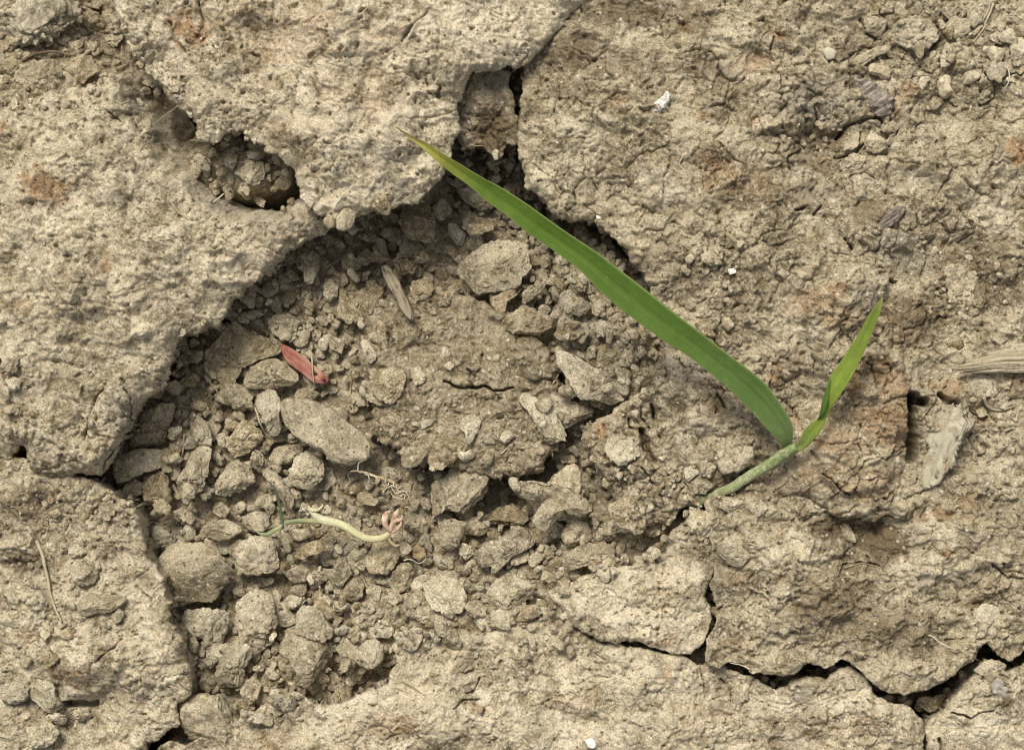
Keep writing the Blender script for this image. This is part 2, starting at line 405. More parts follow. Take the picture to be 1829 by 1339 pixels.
def cut_lines(z, x, y, lines, win):
    for pts, w, dep in lines:
        pts = np.array(pts, float)
        x0, y0 = pts.min(0) - 30; x1, y1 = pts.max(0) + 30
        m = (x > x0) & (x < x1) & (y > y0) & (y < y1)
        if not m.any(): continue
        xx = x[m] * .6 + WX[win][m] * .4; yy = y[m] * .6 + WY[win][m] * .4
        if dep < 26: w = w * .62
        d = seg_dist(pts, xx, yy) + 1.6 * ROUGH[win][m]
        z[m] -= dep * sstep(w * 1.15, w * 0.35, d)
    return z

def clod(key, name, poly, ctrl, label, R=30, drop=22, under=14, depth=230, amp=None, lines=(), edge=1.0, mat=None, holes=(), group=None, grow=0.0, plates=()):
    """a clod of dry earth: outline, rounded rim, undercut side walls, rough crust"""
    A = dict(l1=14, l2=7, rough=4.6, mac=1.0, ga=3.0, gb=3.0, gc=1.7, bill=6.0, cr=7, cr2=4, pit=6, terr=2.2, terr2=1.4); A.update(amp or {})
    for k_, f_ in (('ga', 1.9), ('gb', 1.7), ('gc', 1.6), ('pit', 1.3), ('terr', 1.4), ('terr2', 1.5), ('cr2', 1.3), ('l1', 1.5), ('l2', 2.0)): A[k_] *= f_
    ctrl = [(a_, b_, c_ * (.86 if key in 'AB' else 1)) for a_, b_, c_ in ctrl]
    poly = np.array(poly, float)
    m = 14.0
    ix = np.where((GX > poly[:, 0].min() - m - 14) & (GX < poly[:, 0].max() + m + 14))[0]
    iy = np.where((GY > poly[:, 1].min() - m - 14) & (GY < poly[:, 1].max() + m + 14))[0]
    win = (slice(iy[0], iy[-1] + 1), slice(ix[0], ix[-1] + 1))
    x, y = X[win], Y[win]
    sd = signed_dist(poly, x, y)
    sd0 = sd
    en = 7.0 * perlin2(x / 46, y / 46, 81) + 4.5 * perlin2(x / 19, y / 19, 82) + 2.6 * perlin2(x / 8, y / 8, 83) + 6.0 * (GB[win] - 0.4) + 5.0 * (GA[win] - 0.4)
    sd = sd + grow + edge * en * 0.85
    gy_, gx_ = np.gradient(sd, GY[iy], GX[ix])
    gl = np.maximum(np.hypot(gx_, gy_), 0.8)
    z = shepard(ctrl, x, y)
    rim = np.clip(sd / R, 0, 1)
    z = z - drop * (1 - np.sqrt(np.clip(1 - (1 - rim) ** 2, 0, 1)))
    calm = 0.45 + 0.55 * sstep(0, 14, sd)
    z = z + calm * (A['l1'] * L1[win] + A['l2'] * L2[win] + A['ga'] * GA[win] * MG[win] * KF[win] + A['terr'] * TERR[win] + A['terr2'] * TERR2[win]
                    + A['bill'] * KF[win] * (BILL[win] - 0.5) - A['cr'] * CR1[win] - A['cr2'] * CR2[win] - A['pit'] * PIT[win])
    z = z + A['rough'] * (0.7 + 0.6 * MB[win]) * (1 - .4 * SKIN[win]) * ROUGH[win] + A['gb'] * GB[win] * MB[win] * KF[win] + A['gc'] * GC[win] * (1 - .55 * SKIN[win])
    z = z - 5.0 * CHUNK[win] * sstep(0.12, 0.0, EB[win])
    for pp, hh, ew in plates:
        pp = np.asarray(pp, float); mm = (x > pp[:, 0].min() - 40) & (x < pp[:, 0].max() + 40) & (y > pp[:, 1].min() - 40) & (y < pp[:, 1].max() + 40)
        z[mm] += hh * sstep(-ew * .3, ew, signed_dist(pp, x[mm], y[mm]) + 7 * perlin2(x[mm] / 30, y[mm] / 30, 86) + 5 * (GB[win][mm] - .4))
    z = cut_lines(z, x, y, lines, win)
    out = sd < 0
    t = np.where(out, -sd, 0)
    wn = 12 * perlin2(x / 15 + 4, y / 15 + t * .33, 84) + 8 * perlin2(x / 7 + 4, y / 7 - t * .5, 85)
    push = np.minimum(np.hypot(gx_, gy_) / 0.8, 1) * np.where(out, t / gl + under * np.sqrt(np.clip(t / m, 0, 1.5)) + sstep(1.5, 6, t) * wn * 0.6, 0)
    px = x + gx_ / gl * push; py = y + gy_ / gl * push
    zt = np.where(out, z - depth * (np.clip(t / m, 0, 1.4)) ** 1.3, z)
    zn = float(np.mean(z[~out]))
    for (hx, hy, hrx, hry, hd) in holes:
        dd = np.sqrt(((x - hx) / hrx) ** 2 + ((y - hy) / hry) ** 2) + 0.35 * ROUGH[win]
        zt = zt - hd * sstep(1.1, 0.55, dd)
    P = at(px, py, zn); P[..., 2] = zt * U
    ok = sd > -m
    fm = ok[:-1, :-1] & ok[1:, :-1] & ok[:-1, 1:] & ok[1:, 1:]
    ids = np.arange(x.size).reshape(x.shape)
    F = np.stack([ids[:-1, :-1][fm], ids[1:, :-1][fm], ids[1:, 1:][fm], ids[:-1, 1:][fm]], -1)
    used = np.zeros(x.size, bool); used[F.ravel()] = True
    remap = np.cumsum(used) - 1
    V = P.reshape(-1, 3)[used]
    V, o = local(V)
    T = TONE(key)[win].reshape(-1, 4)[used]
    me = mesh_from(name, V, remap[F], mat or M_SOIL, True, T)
    ob = obj(name, me, None, o)
    tag(ob, label, 'soil clod', group)
    ins = (sd > 1)
    S = SUPPORT[win]; S[ins] = np.maximum(S[ins], zt[ins])
    return ob
_tc = {}
def TONE(k):
    return tone(k)

POLY_A = [(150,-350),(185,-60),(195,0),(203,34),(217,75),(244,112),(271,136),(288,166),(315,190),(339,220),(349,241),(383,247),(407,234),(427,227),(451,251),(491,271),(522,302),(529,339),(542,359),(560,378),(593,395),(600,395),(644,386),(685,369),(749,358),(769,336),(790,305),(806,281),(804,264),(817,237),(820,217),(817,190),(830,153),(844,132),(888,119),(925,115),(959,92),(983,64),(1010,37),(1017,14),(1040,0),(1060,-60),(1100,-350)]
POLY_B = [(-350,150),(-60,170),(0,185),(40,172),(90,162),(150,147),(175,132),(215,125),(262,128),(292,150),(322,190),(345,225),(352,255),(350,290),(375,300),(385,318),(400,345),(440,360),(490,362),(530,345),(560,365),(604,382),(597,400),(560,420),(515,440),(508,440),(485,477),(451,498),(424,521),(400,552),(380,586),(349,589),(325,593),(312,609),(305,630),(298,657),(295,677),(281,698),(258,711),(244,728),(230,752),(217,779),(203,809),(186,833),(169,850),(152,852),(129,850),(105,852),(68,845),(44,837),(36,806),(30,800),(10,818),(0,819),(-60,815),(-350,800)]
POLY_C = [(-350,805),(-60,808),(0,812),(60,825),(110,840),(160,858),(190,878),(220,898),(237,909),(251,957),(258,991),(275,1018),(288,1038),(302,1079),(302,1113),(329,1143),(332,1177),(339,1218),(335,1241),(322,1262),(315,1296),(291,1313),(271,1326),(255,1345),(240,1400),(230,1690),(-350,1690)]
POLY_D = [(275,1345),(300,1325),(330,1335),(430,1290),(475,1255),(495,1238),(530,1242),(556,1255),(600,1258),(644,1242),(692,1225),(705,1190),(700,1160),(720,1135),(780,1135),(845,1136),(880,1130),(910,1115),(950,1095),(1000,1085),(1030,1120),(1050,1140),(1080,1150),(1140,1155),(1175,1170),(1195,1175),(1220,1170),(1245,1190),(1257,1194),(1295,1190),(1345,1214),(1386,1231),(1420,1214),(1440,1204),(1474,1214),(1498,1194),(1521,1194),(1548,1217),(1562,1241),(1582,1254),(1616,1261),(1643,1278),(1650,1295),(1648,1345),(1640,1690),(250,1690)]
POLY_E = [(985,1060),(1010,1045),(1075,1022),(1130,1012),(1160,985),(1185,965),(1215,945),(1235,925),(1255,945),(1268,975),(1272,990),(1273,1022),(1262,1048),(1257,1065),(1268,1092),(1267,1119),(1252,1146),(1234,1168),(1210,1163),(1190,1157),(1142,1143),(1075,1143),(1037,1123),(1017,1106),(1007,1089)]
POLY_G = [(1281,1020),(1279,1000),(1275,975),(1264,940),(1262,900),(1290,880),(1340,850),(1500,850),(1700,850),(1900,850),(2180,850),(2180,1130),(1900,1150),(1829,1165),(1805,1180),(1790,1168),(1765,1150),(1748,1158),(1730,1180),(1705,1200),(1680,1220),(1655,1230),(1619,1239),(1585,1235),(1562,1220),(1545,1198),(1520,1181),(1500,1178),(1470,1190),(1445,1184),(1420,1198),(1398,1205),(1370,1201),(1345,1198),(1325,1185),(1300,1183),(1285,1190),(1268,1185),(1265,1165),(1267,1145),(1284,1115),(1284,1090),(1279,1065),(1270,1045)]
POLY_F = [(1657,1690),(1659,1345),(1657,1300),(1665,1288),(1690,1278),(1700,1255),(1722,1225),(1738,1208),(1762,1182),(1775,1187),(1800,1202),(1829,1187),(1900,1175),(2180,1160),(2180,1690)]
POLY_R = [(1010,-350),(1030,-60),(1020,0),(1000,30),(985,55),(965,80),(945,105),(935,128),(932,159),(929,203),(925,244),(926,281),(932,298),(942,335),(969,357),(986,378),(1017,398),(1058,397),(1088,417),(1115,446),(1134,477),(1162,508),(1178,540),(1192,600),(1180,660),(1165,690),(1125,715),(1080,745),(1046,765),(1047,800),(1072,845),(1097,890),(1115,930),(1150,950),(1200,935),(1225,905),(1260,900),(1330,880),(1380,888),(1440,890),(1467,902),(1501,923),(1521,926),(1565,933),(1582,923),(1626,930),(1637,910),(1684,889),(1760,880),(1829,875),(2180,850),(2180,-350)]
POLY_M = [(648,560),(700,520),(780,508),(860,535),(920,580),(990,625),(1000,680),(1010,720),(1005,780),(990,815),(965,848),(900,856),(860,848),(800,838),(755,832),(700,800),(662,770),(655,700),(640,640)]
POLY_W = rg('Z2', [(670,790),(760,775),(870,830),(900,760),(950,760),(962,680),(945,560),(925,480),(915,380),(850,330),(750,330),(640,420),(610,560),(620,700)])

# the setting: ground sheet that carries everything, with the hollow in the middle
HOLLOW = np.array([(590,400),(760,350),(800,290),(930,300),(970,370),(1050,405),(1130,480),(1185,560),(1185,680),(1060,745),(1050,800),(1110,930),(1220,930),(1170,990),(1000,1060),(1010,1110),(950,1120),(700,1160),(690,1220),(560,1270),(430,1290),(310,1345),(330,1230),(300,1080),(250,960),(180,860),(210,800),(300,690),(320,600),(400,560),(500,450)], float)
FLOOR_CTRL = [(480,520,-118),(600,460,-120),(700,420,-128),(850,330,-175),(900,280,-185),(960,380,-170),(420,250,-130),(450,310,-105),(360,640,-122),(320,700,-122),(420,760,-124),(300,820,-118),(520,850,-128),(640,880,-128),(560,640,-114),(640,640,-108),(1050,520,-95),(1100,600,-88),(1120,660,-80),(1020,640,-110),(1080,880,-150),(900,870,-175),(1000,960,-110),(860,960,-122),(760,1000,-118),(1100,960,-85),(1180,950,-70),(640,1040,-108),(500,1030,-122),(400,1030,-125),(330,980,-125),(340,1100,-132),(420,1190,-132),(550,1230,-125),(640,1230,-150),(640,1120,-92),(760,1090,-70),(850,1080,-66),(930,1060,-66),(1000,1010,-74),(850,420,-110),(900,480,-106),(760,450,-110)]

def build_ground():
    def ax(lo, hi, step):
        a = list(np.arange(lo, hi + .1, step)); s = step; x = hi
        while x < 4.0e5: s = min(s * 1.35, 1e5); x += s; a.append(x)
        s = step; x = lo
        while x > -4.0e5: s = min(s * 1.35, 1e5); x -= s; a.insert(0, x)
        return np.array(a, np.float64)
    gx, gy = ax(170, 1210, 2.6), ax(225, 1320, 2.6)
    x, y = np.meshgrid(gx, gy)
    sdh = signed_dist(HOLLOW, x, y)
    inn = shepard(FLOOR_CTRL, x, y, 2.0) - 46 * sstep(1120, 900, x) * sstep(1120, 1040, y - 60 * sstep(700, 500, x)) * sstep(260, 420, y)
    z = np.where(sdh > -25, inn, -225 + 0 * x)
    z = -225 + (inn + 225) * sstep(-60, 5, sdh)
    pit = np.sqrt(((x - 430) / 95) ** 2 + ((y - 295) / 60) ** 2)
    z = np.maximum(z, -225 + 165 * sstep(1.7, 0.7, pit))
    # beyond the clods the ground comes up to their level
    far = np.maximum(np.maximum(-240 - x, x - 2070), np.maximum(-240 - y, y - 1580))
    z = np.where(far > 0, -225 + 235 * sstep(0, 120, far) + 22 * fbm2(x.astype(np.float64), y.astype(np.float64), 400, 4, 3), z)
    wx = x + 8 * perlin2(x / 40, y / 40, 5); wy = y + 8 * perlin2(x / 40 + 7, y / 40, 6)
    f1, f2, h = worley2(wx, wy, 26, 91); g1 = np.sqrt(np.clip(1 - (f1 * 1.15) ** 2, 0, 1)) * (.3 + .7 * h)
    f1, f2, h = worley2(wx, wy, 13, 92); g2 = np.sqrt(np.clip(1 - (f1 * 1.15) ** 2, 0, 1)) * (.3 + .7 * h)
    near = far < 400
    z = z + np.where(near, 9 * fbm2(x, y, 60, 3, 93) + 9 * g1 + 5 * g2 + 3 * fbm2(x, y, 14, 3, 94), 0)
    P = at(x, y, np.where(sdh > -60, inn, -100 * sstep(300, 0, far)).astype(float)); P[..., 2] = z * U
    ids = np.arange(x.size).reshape(x.shape)
    F = np.stack([ids[:-1, :-1], ids[1:, :-1], ids[1:, 1:], ids[:-1, 1:]], -1).reshape(-1, 4)
    T = np.zeros((x.size, 4), np.float32)
    T[:, 3] = np.clip(0.15 + 0.5 * perlin2(x / 90, y / 90, 95), 0, .6).ravel()
    me = mesh_from('ground', P.reshape(-1, 3), F, M_FLOOR, True, T)
    o = obj('ground', me); tag(o, kind='structure')
    # heights for placing what lies on it
    jx = np.clip(np.searchsorted(gx, X), 0, len(gx) - 1); jy = np.clip(np.searchsorted(gy, Y), 0, len(gy) - 1)
    SUPPORT[...] = np.maximum(SUPPORT, z[jy, jx])
build_ground()

clod('R', 'soil_clod', POLY_R, plates=[(rg('M',[(740,520),(860,490),(1000,470),(1180,560),(1200,700),(1230,800),(1250,900),(1300,1100),(1300,1250),(1000,1290),(960,1150),(930,1000),(850,870),(760,700)]),18,8),(rg('Z3',[(440,690),(560,600),(720,520),(870,450),(970,480),(985,560),(960,620),(870,680),(820,710),(700,700),(600,690)]),17,9),(rg('Z3',[(560,1010),(640,960),(740,1010),(760,1090),(640,1105),(580,1060)]),9,6),(rg('Z3',[(820,1180),(960,1170),(1220,1200),(1250,1330),(1100,1330),(900,1290)]),9,8),(rg('Z3',[(1210,820),(1300,700),(1500,680),(1700,760),(1690,980),(1500,1000),(1280,900)]),11,12),(rg('J',[(700,560),(1000,520),(1180,560),(1215,760),(1225,1120),(1080,1290),(860,1330),(740,1200),(720,1080),(800,900)]),20,16),(rg('J',[(740,1080),(800,1000),(1050,1000),(1060,1110),(980,1180),(860,1160)]),9,7),(rg('Z3',[(-260,500),(100,420),(330,560),(420,760),(360,1000),(150,1130),(-60,1080),(-250,820)]),12,30),(rg('J',[(340,30),(700,-20),(1000,60),(1110,180),(1080,330),(900,330),(600,260)]),9,12),(rg('Z3',[(0,60),(200,20),(420,60),(440,200),(300,330),(80,300)]),8,14)],
     ctrl=[(1100,100,26),(1300,60,34),(1500,60,12),(1750,40,14),(1000,200,34),(1200,250,50),(1400,180,36),(1480,260,4),(1700,200,22),(1000,330,36),(1250,400,40),(1550,400,26),(1780,380,44),(1650,440,2),(1350,560,44),(1500,600,52),(1600,700,46),(1780,560,10),(1780,760,4),(1250,680,34),(1180,800,-6),(1100,800,-4),(1120,900,-24),(1230,860,-10),(1330,840,2),(1450,830,34),(1580,850,36),(1740,850,6),(1670,640,14)],
     label='broad rust-stained mass of crumbly soil behind the green seedling', R=26, drop=20,
     amp=dict(l1=22, l2=8, ga=4.0, gb=3.2, cr=10, cr2=7, terr=2.6, terr2=1.8),
     lines=[(rg('M',[(1280,380),(1310,520)]),4,30),(rg('M',[(1190,580),(1215,680),(1240,760),(1300,820)]),7,45),(rg('M',[(1190,860),(1250,930)]),3,22),(rg('M',[(930,115),(1000,170),(1050,195),(1130,180)]),4,30),(rg('M',[(1100,480),(1090,560),(1150,570)]),3,20),(rg('M',[(1190,390),(1200,470),(1260,560)]),3,18),
            (rg('J',[(1232,800),(1228,900),(1245,1000),(1245,1120)]),12,120),(rg('J',[(1258,810),(1300,820)]),9,70),(rg('J',[(1400,780),(1440,820),(1490,830)]),7,45),(rg('J',[(1120,180),(1160,190)]),5,24),
            (rg('Z3',[(720,580),(750,640)]),2.5,18),(rg('Z3',[(860,720),(900,660),(990,630),(1060,620)]),4,30),(rg('Z3',[(1062,600),(1080,650),(1110,720)]),6,40),(rg('Z3',[(840,820),(950,800),(1000,740)]),3.5,22),(rg('Z3',[(960,790),(970,690)]),2.5,18),
            (rg('Z3',[(600,900),(580,830),(640,800)]),2.5,14),(rg('Z3',[(620,1110),(680,1090)]),4,22),(rg('Z3',[(710,1140),(760,1080)]),4,22),(rg('Z3',[(1380,130),(1400,200),(1300,280)]),3.5,22),(rg('Z3',[(980,100),(1030,180),(1080,210)]),2.5,16),(rg('Z3',[(490,270),(510,200)]),2.5,16),(rg('Z3',[(880,1260),(920,1310)]),3,20),
            (rg('J',[(0,590),(40,640)]),2,12),(rg('J',[(200,770),(250,850)]),3,20),(rg('J',[(700,1080),(740,1130)]),3,18),(rg('J',[(760,1200),(900,1310)]),3,16),(rg('J',[(1010,620),(1040,740)]),2.5,16),(rg('J',[(1090,620),(1130,700)]),2.5,14),(rg('J',[(940,1040),(960,1120)]),2.5,14),(rg('J',[(1440,1000),(1480,1130)]),2.5,18)])
clod('N', 'soil_clod', [(985,432),(1040,415),(1100,462),(1140,515),(1185,560),(1190,690),(1130,716),(1085,716),(1012,690),(1000,640),(987,560)], [(1020,470,-84),(1080,520,-66),(1140,580,-46),(1040,600,-74),(1130,680,-44),(1050,680,-58)],
     'crumbly ridge of soil half hidden behind the middle of the long leaf', R=22, drop=24, under=8, depth=120, edge=1.8, amp=dict(l1=8, l2=9, ga=6.5, gb=5, cr=9, cr2=8))
clod('W', 'soil_clod', POLY_W, [(850,180,24),(880,240,4),(915,200,14)], 'small brown wedge of soil tucked below the rim of the largest boulder-like clod', R=14, drop=12, amp=dict(l1=6, l2=9), mat=M_FLOOR)
clod('M', 'soil_clod', POLY_M, [(700,600,-92),(800,560,-86),(900,600,-86),(970,680,-84),(800,660,-90),(720,720,-82),(800,730,-72),(900,740,-66),(980,760,-64),(760,800,-74),(900,830,-68)],
     'flat brownish earth platform with a fine crack in the middle of the hollow', R=44, drop=26, under=6, depth=110, edge=1.8, amp=dict(l1=6, l2=6, ga=2, cr=2, cr2=2, rough=3.0, gb=2.6, bill=3, terr=1.5, terr2=2.2), mat=M_FLOOR,
     lines=[(rg('E',[(570,715),(620,740),(660,755),(720,750),(780,738),(830,755),(880,752),(930,740)]),2.4,28),(rg('E',[(720,750),(700,700),(715,660)]),1.6,14),(rg('E',[(830,755),(860,800)]),1.6,14),(rg('E',[(700,640),(730,690),(760,640),(770,560)]),2.5,12),(rg('E',[(440,480),(450,440)]),3,14)])
clod('G', 'soil_clod', POLY_G, [(1330,930,6),(1300,1050,14),(1420,980,24),(1450,1100,16),(1560,960,-14),(1600,1060,16),(1700,980,26),(1750,1100,8),(1620,1200,20),(1420,1190,18),(1800,1020,14),(1900,1000,14)],
     'wide tan slab with a ragged lower lip above the black crack', plates=[(rg('I',[(640,290),(740,130),(790,160),(890,240),(880,300),(850,400),(820,500),(720,570),(600,560),(560,400)]),10,8),(rg('I',[(1240,150),(1420,20),(1560,0),(1700,100),(1700,300),(1550,480),(1230,480),(1180,400),(1280,280)]),10,14),(rg('I',[(1150,740),(1300,690),(1420,760),(1560,830),(1500,930),(1330,1000),(1200,950)]),9,9)], R=7, drop=5, under=20, grow=2.6, edge=.7, amp=dict(ga=1.6, gb=1.4, rough=3.4, cr=3, cr2=2.5, l1=12, l2=7, terr=3.6, terr2=3),
     lines=[(rg('I',[(860,400),(880,360),(960,340),(1080,360)]),3,16),(rg('I',[(490,420),(470,470),(500,540)]),2.5,14),(rg('I',[(1660,350),(1740,430),(1829,440)]),4,16),(rg('I',[(1700,500),(1760,540),(1800,590)]),3,14),(rg('I',[(1560,600),(1570,680)]),2.5,12),(rg('I',[(1420,760),(1520,740)]),3,12)])
clod('E', 'soil_clod', POLY_E, [(1050,1080,-16),(1140,1080,-4),(1230,1080,2),(1210,1000,-8)], 'pale pitted slab ending at the narrow upright crack, above the lower crust', R=11, drop=9, under=12, grow=3.0, edge=.7, amp=dict(gb=2.0, rough=3.6, cr=2, cr2=2, pit=7, ga=2, terr=3))
clod('D', 'soil_clod', POLY_D, [(480,1320,-14),(620,1300,-8),(760,1180,-46),(850,1180,-40),(780,1290,-4),(900,1260,-12),(1000,1150,-40),(1050,1250,-14),(1200,1260,-10),(1400,1280,-10),(1560,1280,-8),(1400,1500,-10),(600,1500,-5)],
     'cream crust with whitish veins below the hollow and the long black crack', R=13, drop=9, under=12, grow=1.6, edge=.8, amp=dict(ga=2.2, gb=2.0, cr=4, cr2=3, terr=2.4),
     lines=[(rg('H',[(690,1040),(740,1020),(755,960)]),3,16),(rg('H',[(620,1110),(680,1070),(760,1060)]),2.5,12),(rg('H',[(850,1060),(845,1180)]),3,9),(rg('I',[(230,960),(280,1010),(285,1100)]),2.5,10),(rg('I',[(130,880),(150,1060)]),2.5,14)])
clod('F', 'soil_clod', POLY_F, [(1720,1270,-12),(1800,1240,-8),(1780,1320,-6),(1900,1400,-6)], 'tan corner slab carrying a grey chip, below the forked black crack', R=16, drop=12, under=12, grow=2.0, edge=.8, amp=dict(cr=4, cr2=3),
     lines=[(rg('I',[(1450,1130),(1540,1160),(1600,1130),(1660,1120)]),3,24),(rg('I',[(1385,1280),(1395,1330)]),3.5,26)])
clod('C', 'soil_clod', POLY_C, [(60,880,-26),(150,900,-22),(50,960,-6),(40,1020,-30),(60,1100,8),(150,1180,26),(170,1245,-26),(110,1250,-20),(220,1000,-4),(270,1080,4),(290,1200,10),(200,1300,4),(40,1300,10),(-100,1100,8),(200,930,-8)],
     'pale clod strewn with small crumbs under the granular left-hand crust', plates=[(rg('G',[(300,900),(400,800),(560,700),(680,760),(670,900),(580,1010),(430,1080),(340,1060)]),24,16),(rg('G',[(0,380),(120,370),(200,440),(260,540),(200,590),(60,540),(0,480)]),16,10),(rg('G',[(-60,230),(140,230),(200,300),(80,330),(-60,340)]),12,8)], R=24, drop=20, under=10, amp=dict(ga=4, gb=3.4, cr=4, cr2=4, terr=2.6),
     lines=[(rg('G',[(730,480),(790,530),(800,580)]),2.5,12),(rg('G',[(530,850),(640,740)]),3,14),(rg('G',[(340,1090),(420,1085),(490,1100)]),8,40),(rg('G',[(290,1050),(340,1090)]),5,26)])
clod('B', 'soil_clod', POLY_B, [(60,230,40),(200,200,34),(60,350,50),(200,350,48),(300,190,14),(330,250,-22),(320,330,10),(365,320,-30),(420,350,-24),(500,385,2),(570,395,-4),(400,430,22),(300,450,44),(100,500,56),(250,560,40),(330,540,24),(100,650,46),(250,660,26),(100,760,30),(200,780,8),(60,830,10),(-150,500,46)],
     'granular popcorn-textured clod with an orange ring stain on its crust', plates=[([(205,112),(262,112),(300,150),(345,200),(420,225),(520,290),(540,350),(500,388),(430,388),(365,360),(300,310),(255,235),(210,172)],-104,52),(rg('D',[(445,1040),(470,880),(560,730),(640,690),(690,760),(670,920),(620,1060),(540,1130),(470,1130)]),10,6),(rg('D',[(105,1060),(200,1030),(320,1060),(310,1220),(200,1200),(120,1170)]),10,8),([(20,260),(200,230),(290,330),(330,450),(260,560),(90,560),(0,430)],16,60),(rg('Z1',[(90,960),(200,880),(340,900),(385,1000),(300,1100),(120,1090)]),6,12)], R=60, drop=46, under=18, amp=dict(ga=5.0, gb=4.4, gc=2.2, bill=6, cr=3, cr2=3, pit=6, l1=20, l2=8),
     lines=[(rg('D',[(445,1030),(460,900),(500,800),(560,740)]),3,14),(rg('D',[(670,920),(680,800),(640,700)]),3,14),(rg('D',[(510,1210),(540,1130),(600,1050)]),2.5,14),(rg('Z1',[(410,490),(430,570)]),2.2,10),(rg('Z1',[(560,570),(630,640)]),2.2,10),(rg('Z1',[(680,620),(720,690)]),2.5,10),(rg('D',[(0,600),(30,700)]),7,24)])
clod('A', 'soil_clod', POLY_A, [(240,30,56),(300,30,76),(450,60,104),(600,100,140),(750,60,136),(900,40,104),(980,20,60),(560,230,124),(700,230,140),(790,200,84),(640,340,78),(400,200,84),(280,120,66),(740,320,84),(480,260,90),(540,330,76),(600,-150,130)],
     'largest boulder-like pale clod with a rust-brown fibrous patch near its edge', R=52, drop=30, under=30, amp=dict(l1=20, l2=10, ga=3.0, gb=2.2, rough=4.0, bill=5, cr=3, cr2=3, pit=8, terr=3),
     lines=[(rg('Z1',[(880,90),(900,200),(960,260)]),4,14),(rg('Z1',[(1040,0),(1060,90),(1010,180)]),4,16),(rg('Z2',[(470,410),(480,480),(530,500),(545,450)]),2.5,10),(rg('Z2',[(350,230),(420,130),(480,80)]),4,10),(rg('Z2',[(420,620),(560,600),(640,560)]),3,8)])
print('clods', time.time() - T0)

# ---------------------------------------------------------------- crumbs
def ico(sub):
    bm = bmesh.new(); bmesh.ops.create_icosphere(bm, subdivisions=sub, radius=1.0)
    V = np.array([v.co[:] for v in bm.verts]); F = np.array([[v.index for v in f.verts] for f in bm.faces], np.int32)
    bm.free(); return V / np.linalg.norm(V, axis=1, keepdims=True), F
ICO = {k: ico(k) for k in (2, 3, 4, 5)}
MATS = {'c': M_CRUMB, 'p': M_CRUMB_PALE, 'g': M_CRUMB_GREY, 'b': M_CRUMB_BROWN}

def rock_shape(sub, rtheta, r, h, seed, lumpy=1.0, facets=4, full=0.78):
    """unit sphere -> irregular angular crumb: outline rtheta(theta), half height h (layout units)"""
    rs = np.random.RandomState(seed)
    V, F = ICO[sub]; V = V.copy()
    th = np.arctan2(V[:, 1], V[:, 0]); rho = np.hypot(V[:, 0], V[:, 1])
    fl = np.clip(rho, 0, 1) ** full
    R = rtheta(th)
    dirn = ICO[sub][0]
    Q = np.stack([np.cos(th) * fl * R, np.sin(th) * fl * R, np.sign(V[:, 2]) * np.abs(V[:, 2]) ** 0.85 * h], -1)
    for k in range(facets):
        n = rs.normal(size=3); n[2] = abs(n[2]) * 1.1 + 0.42
        if rs.rand() < .2: n[2] *= -1
        n /= np.linalg.norm(n)
        S_ = np.array([r, r, max(h, 1e-3)])
        p = (Q / S_) @ n
        o = rs.uniform(0.52, 0.84) * p.max()
        Q = Q - np.clip(p - o, 0, None)[:, None] * n * S_
    off = rs.rand(3) * 100
    a = min(r, 45.0)
    disp = 0.07 * a * perlin3(Q / (r * 1.1) + off, seed % 97)
    lam = max(r * 0.5, 9.0)
    disp += lumpy * 0.13 * lam * (np.abs(perlin3(Q / lam + off * 2, 3)) * 2 - 0.7)
    if sub >= 4:
        disp += lumpy * 0.26 * 9 * (np.abs(perlin3(Q / 10.0 + off, 5)) * 2 - 0.7)
        disp += lumpy * 1.3 * perlin3(Q / 5.0 + off, 6)
        cr_ = np.abs(perlin3(Q / 26.0 + off * 3, 8)); disp -= lumpy * 2.6 * sstep(0.07, 0.0, cr_)
    elif sub == 3:
        disp += lumpy * 1.1 * perlin3(Q / 5 + off, 6)
    nrm = dirn * (np.array([.25, .25, .5]) if full < .7 else np.array([1, 1, 1.2]))
    Q = Q + nrm * disp[:, None]
    ax, ay = rs.normal(size=2) * 0.13
    Q[:, 2] += ax * Q[:, 0] + ay * Q[:, 1]
    return Q, F

def outline_fn(poly, c):
    d = poly - c
    th = np.arctan2(-d[:, 1], d[:, 0]); rr = np.hypot(d[:, 0], d[:, 1])
    i = np.argsort(th); th, rr = th[i], rr[i]
    # sample along straight polygon edges for a true outline
    T = np.linspace(-np.pi, np.pi, 181)
    P = np.stack([rr * np.cos(th), rr * np.sin(th)], -1); Q = np.roll(P, -1, 0)
    out = np.full(T.shape, np.nan)
    for k, t in enumerate(T):
        u = np.array([np.cos(t), np.sin(t)])
        best = 0
        for p, q in zip(P, Q):
            e = q - p; den = u[0] * e[1] - u[1] * e[0]
            if abs(den) < 1e-9: continue
            s = (p[0] * e[1] - p[1] * e[0]) / den; w = (p[0] * u[1] - p[1] * u[0]) / den
            if s > 0 and -1e-6 <= w <= 1 + 1e-6: best = max(best, s)
        out[k] = best if best > 0 else np.interp(t, th, rr, period=2 * np.pi)
    out = np.convolve(np.r_[out[-4:-1], out, out[1:4]], np.ones(5) / 5, 'same')[3:-3]
    return lambda a: np.interp(a, T, out)

def gidx(px, py):
    return np.clip(np.searchsorted(GY, py), 0, len(GY) - 1), np.clip(np.searchsorted(GX, px), 0, len(GX) - 1)

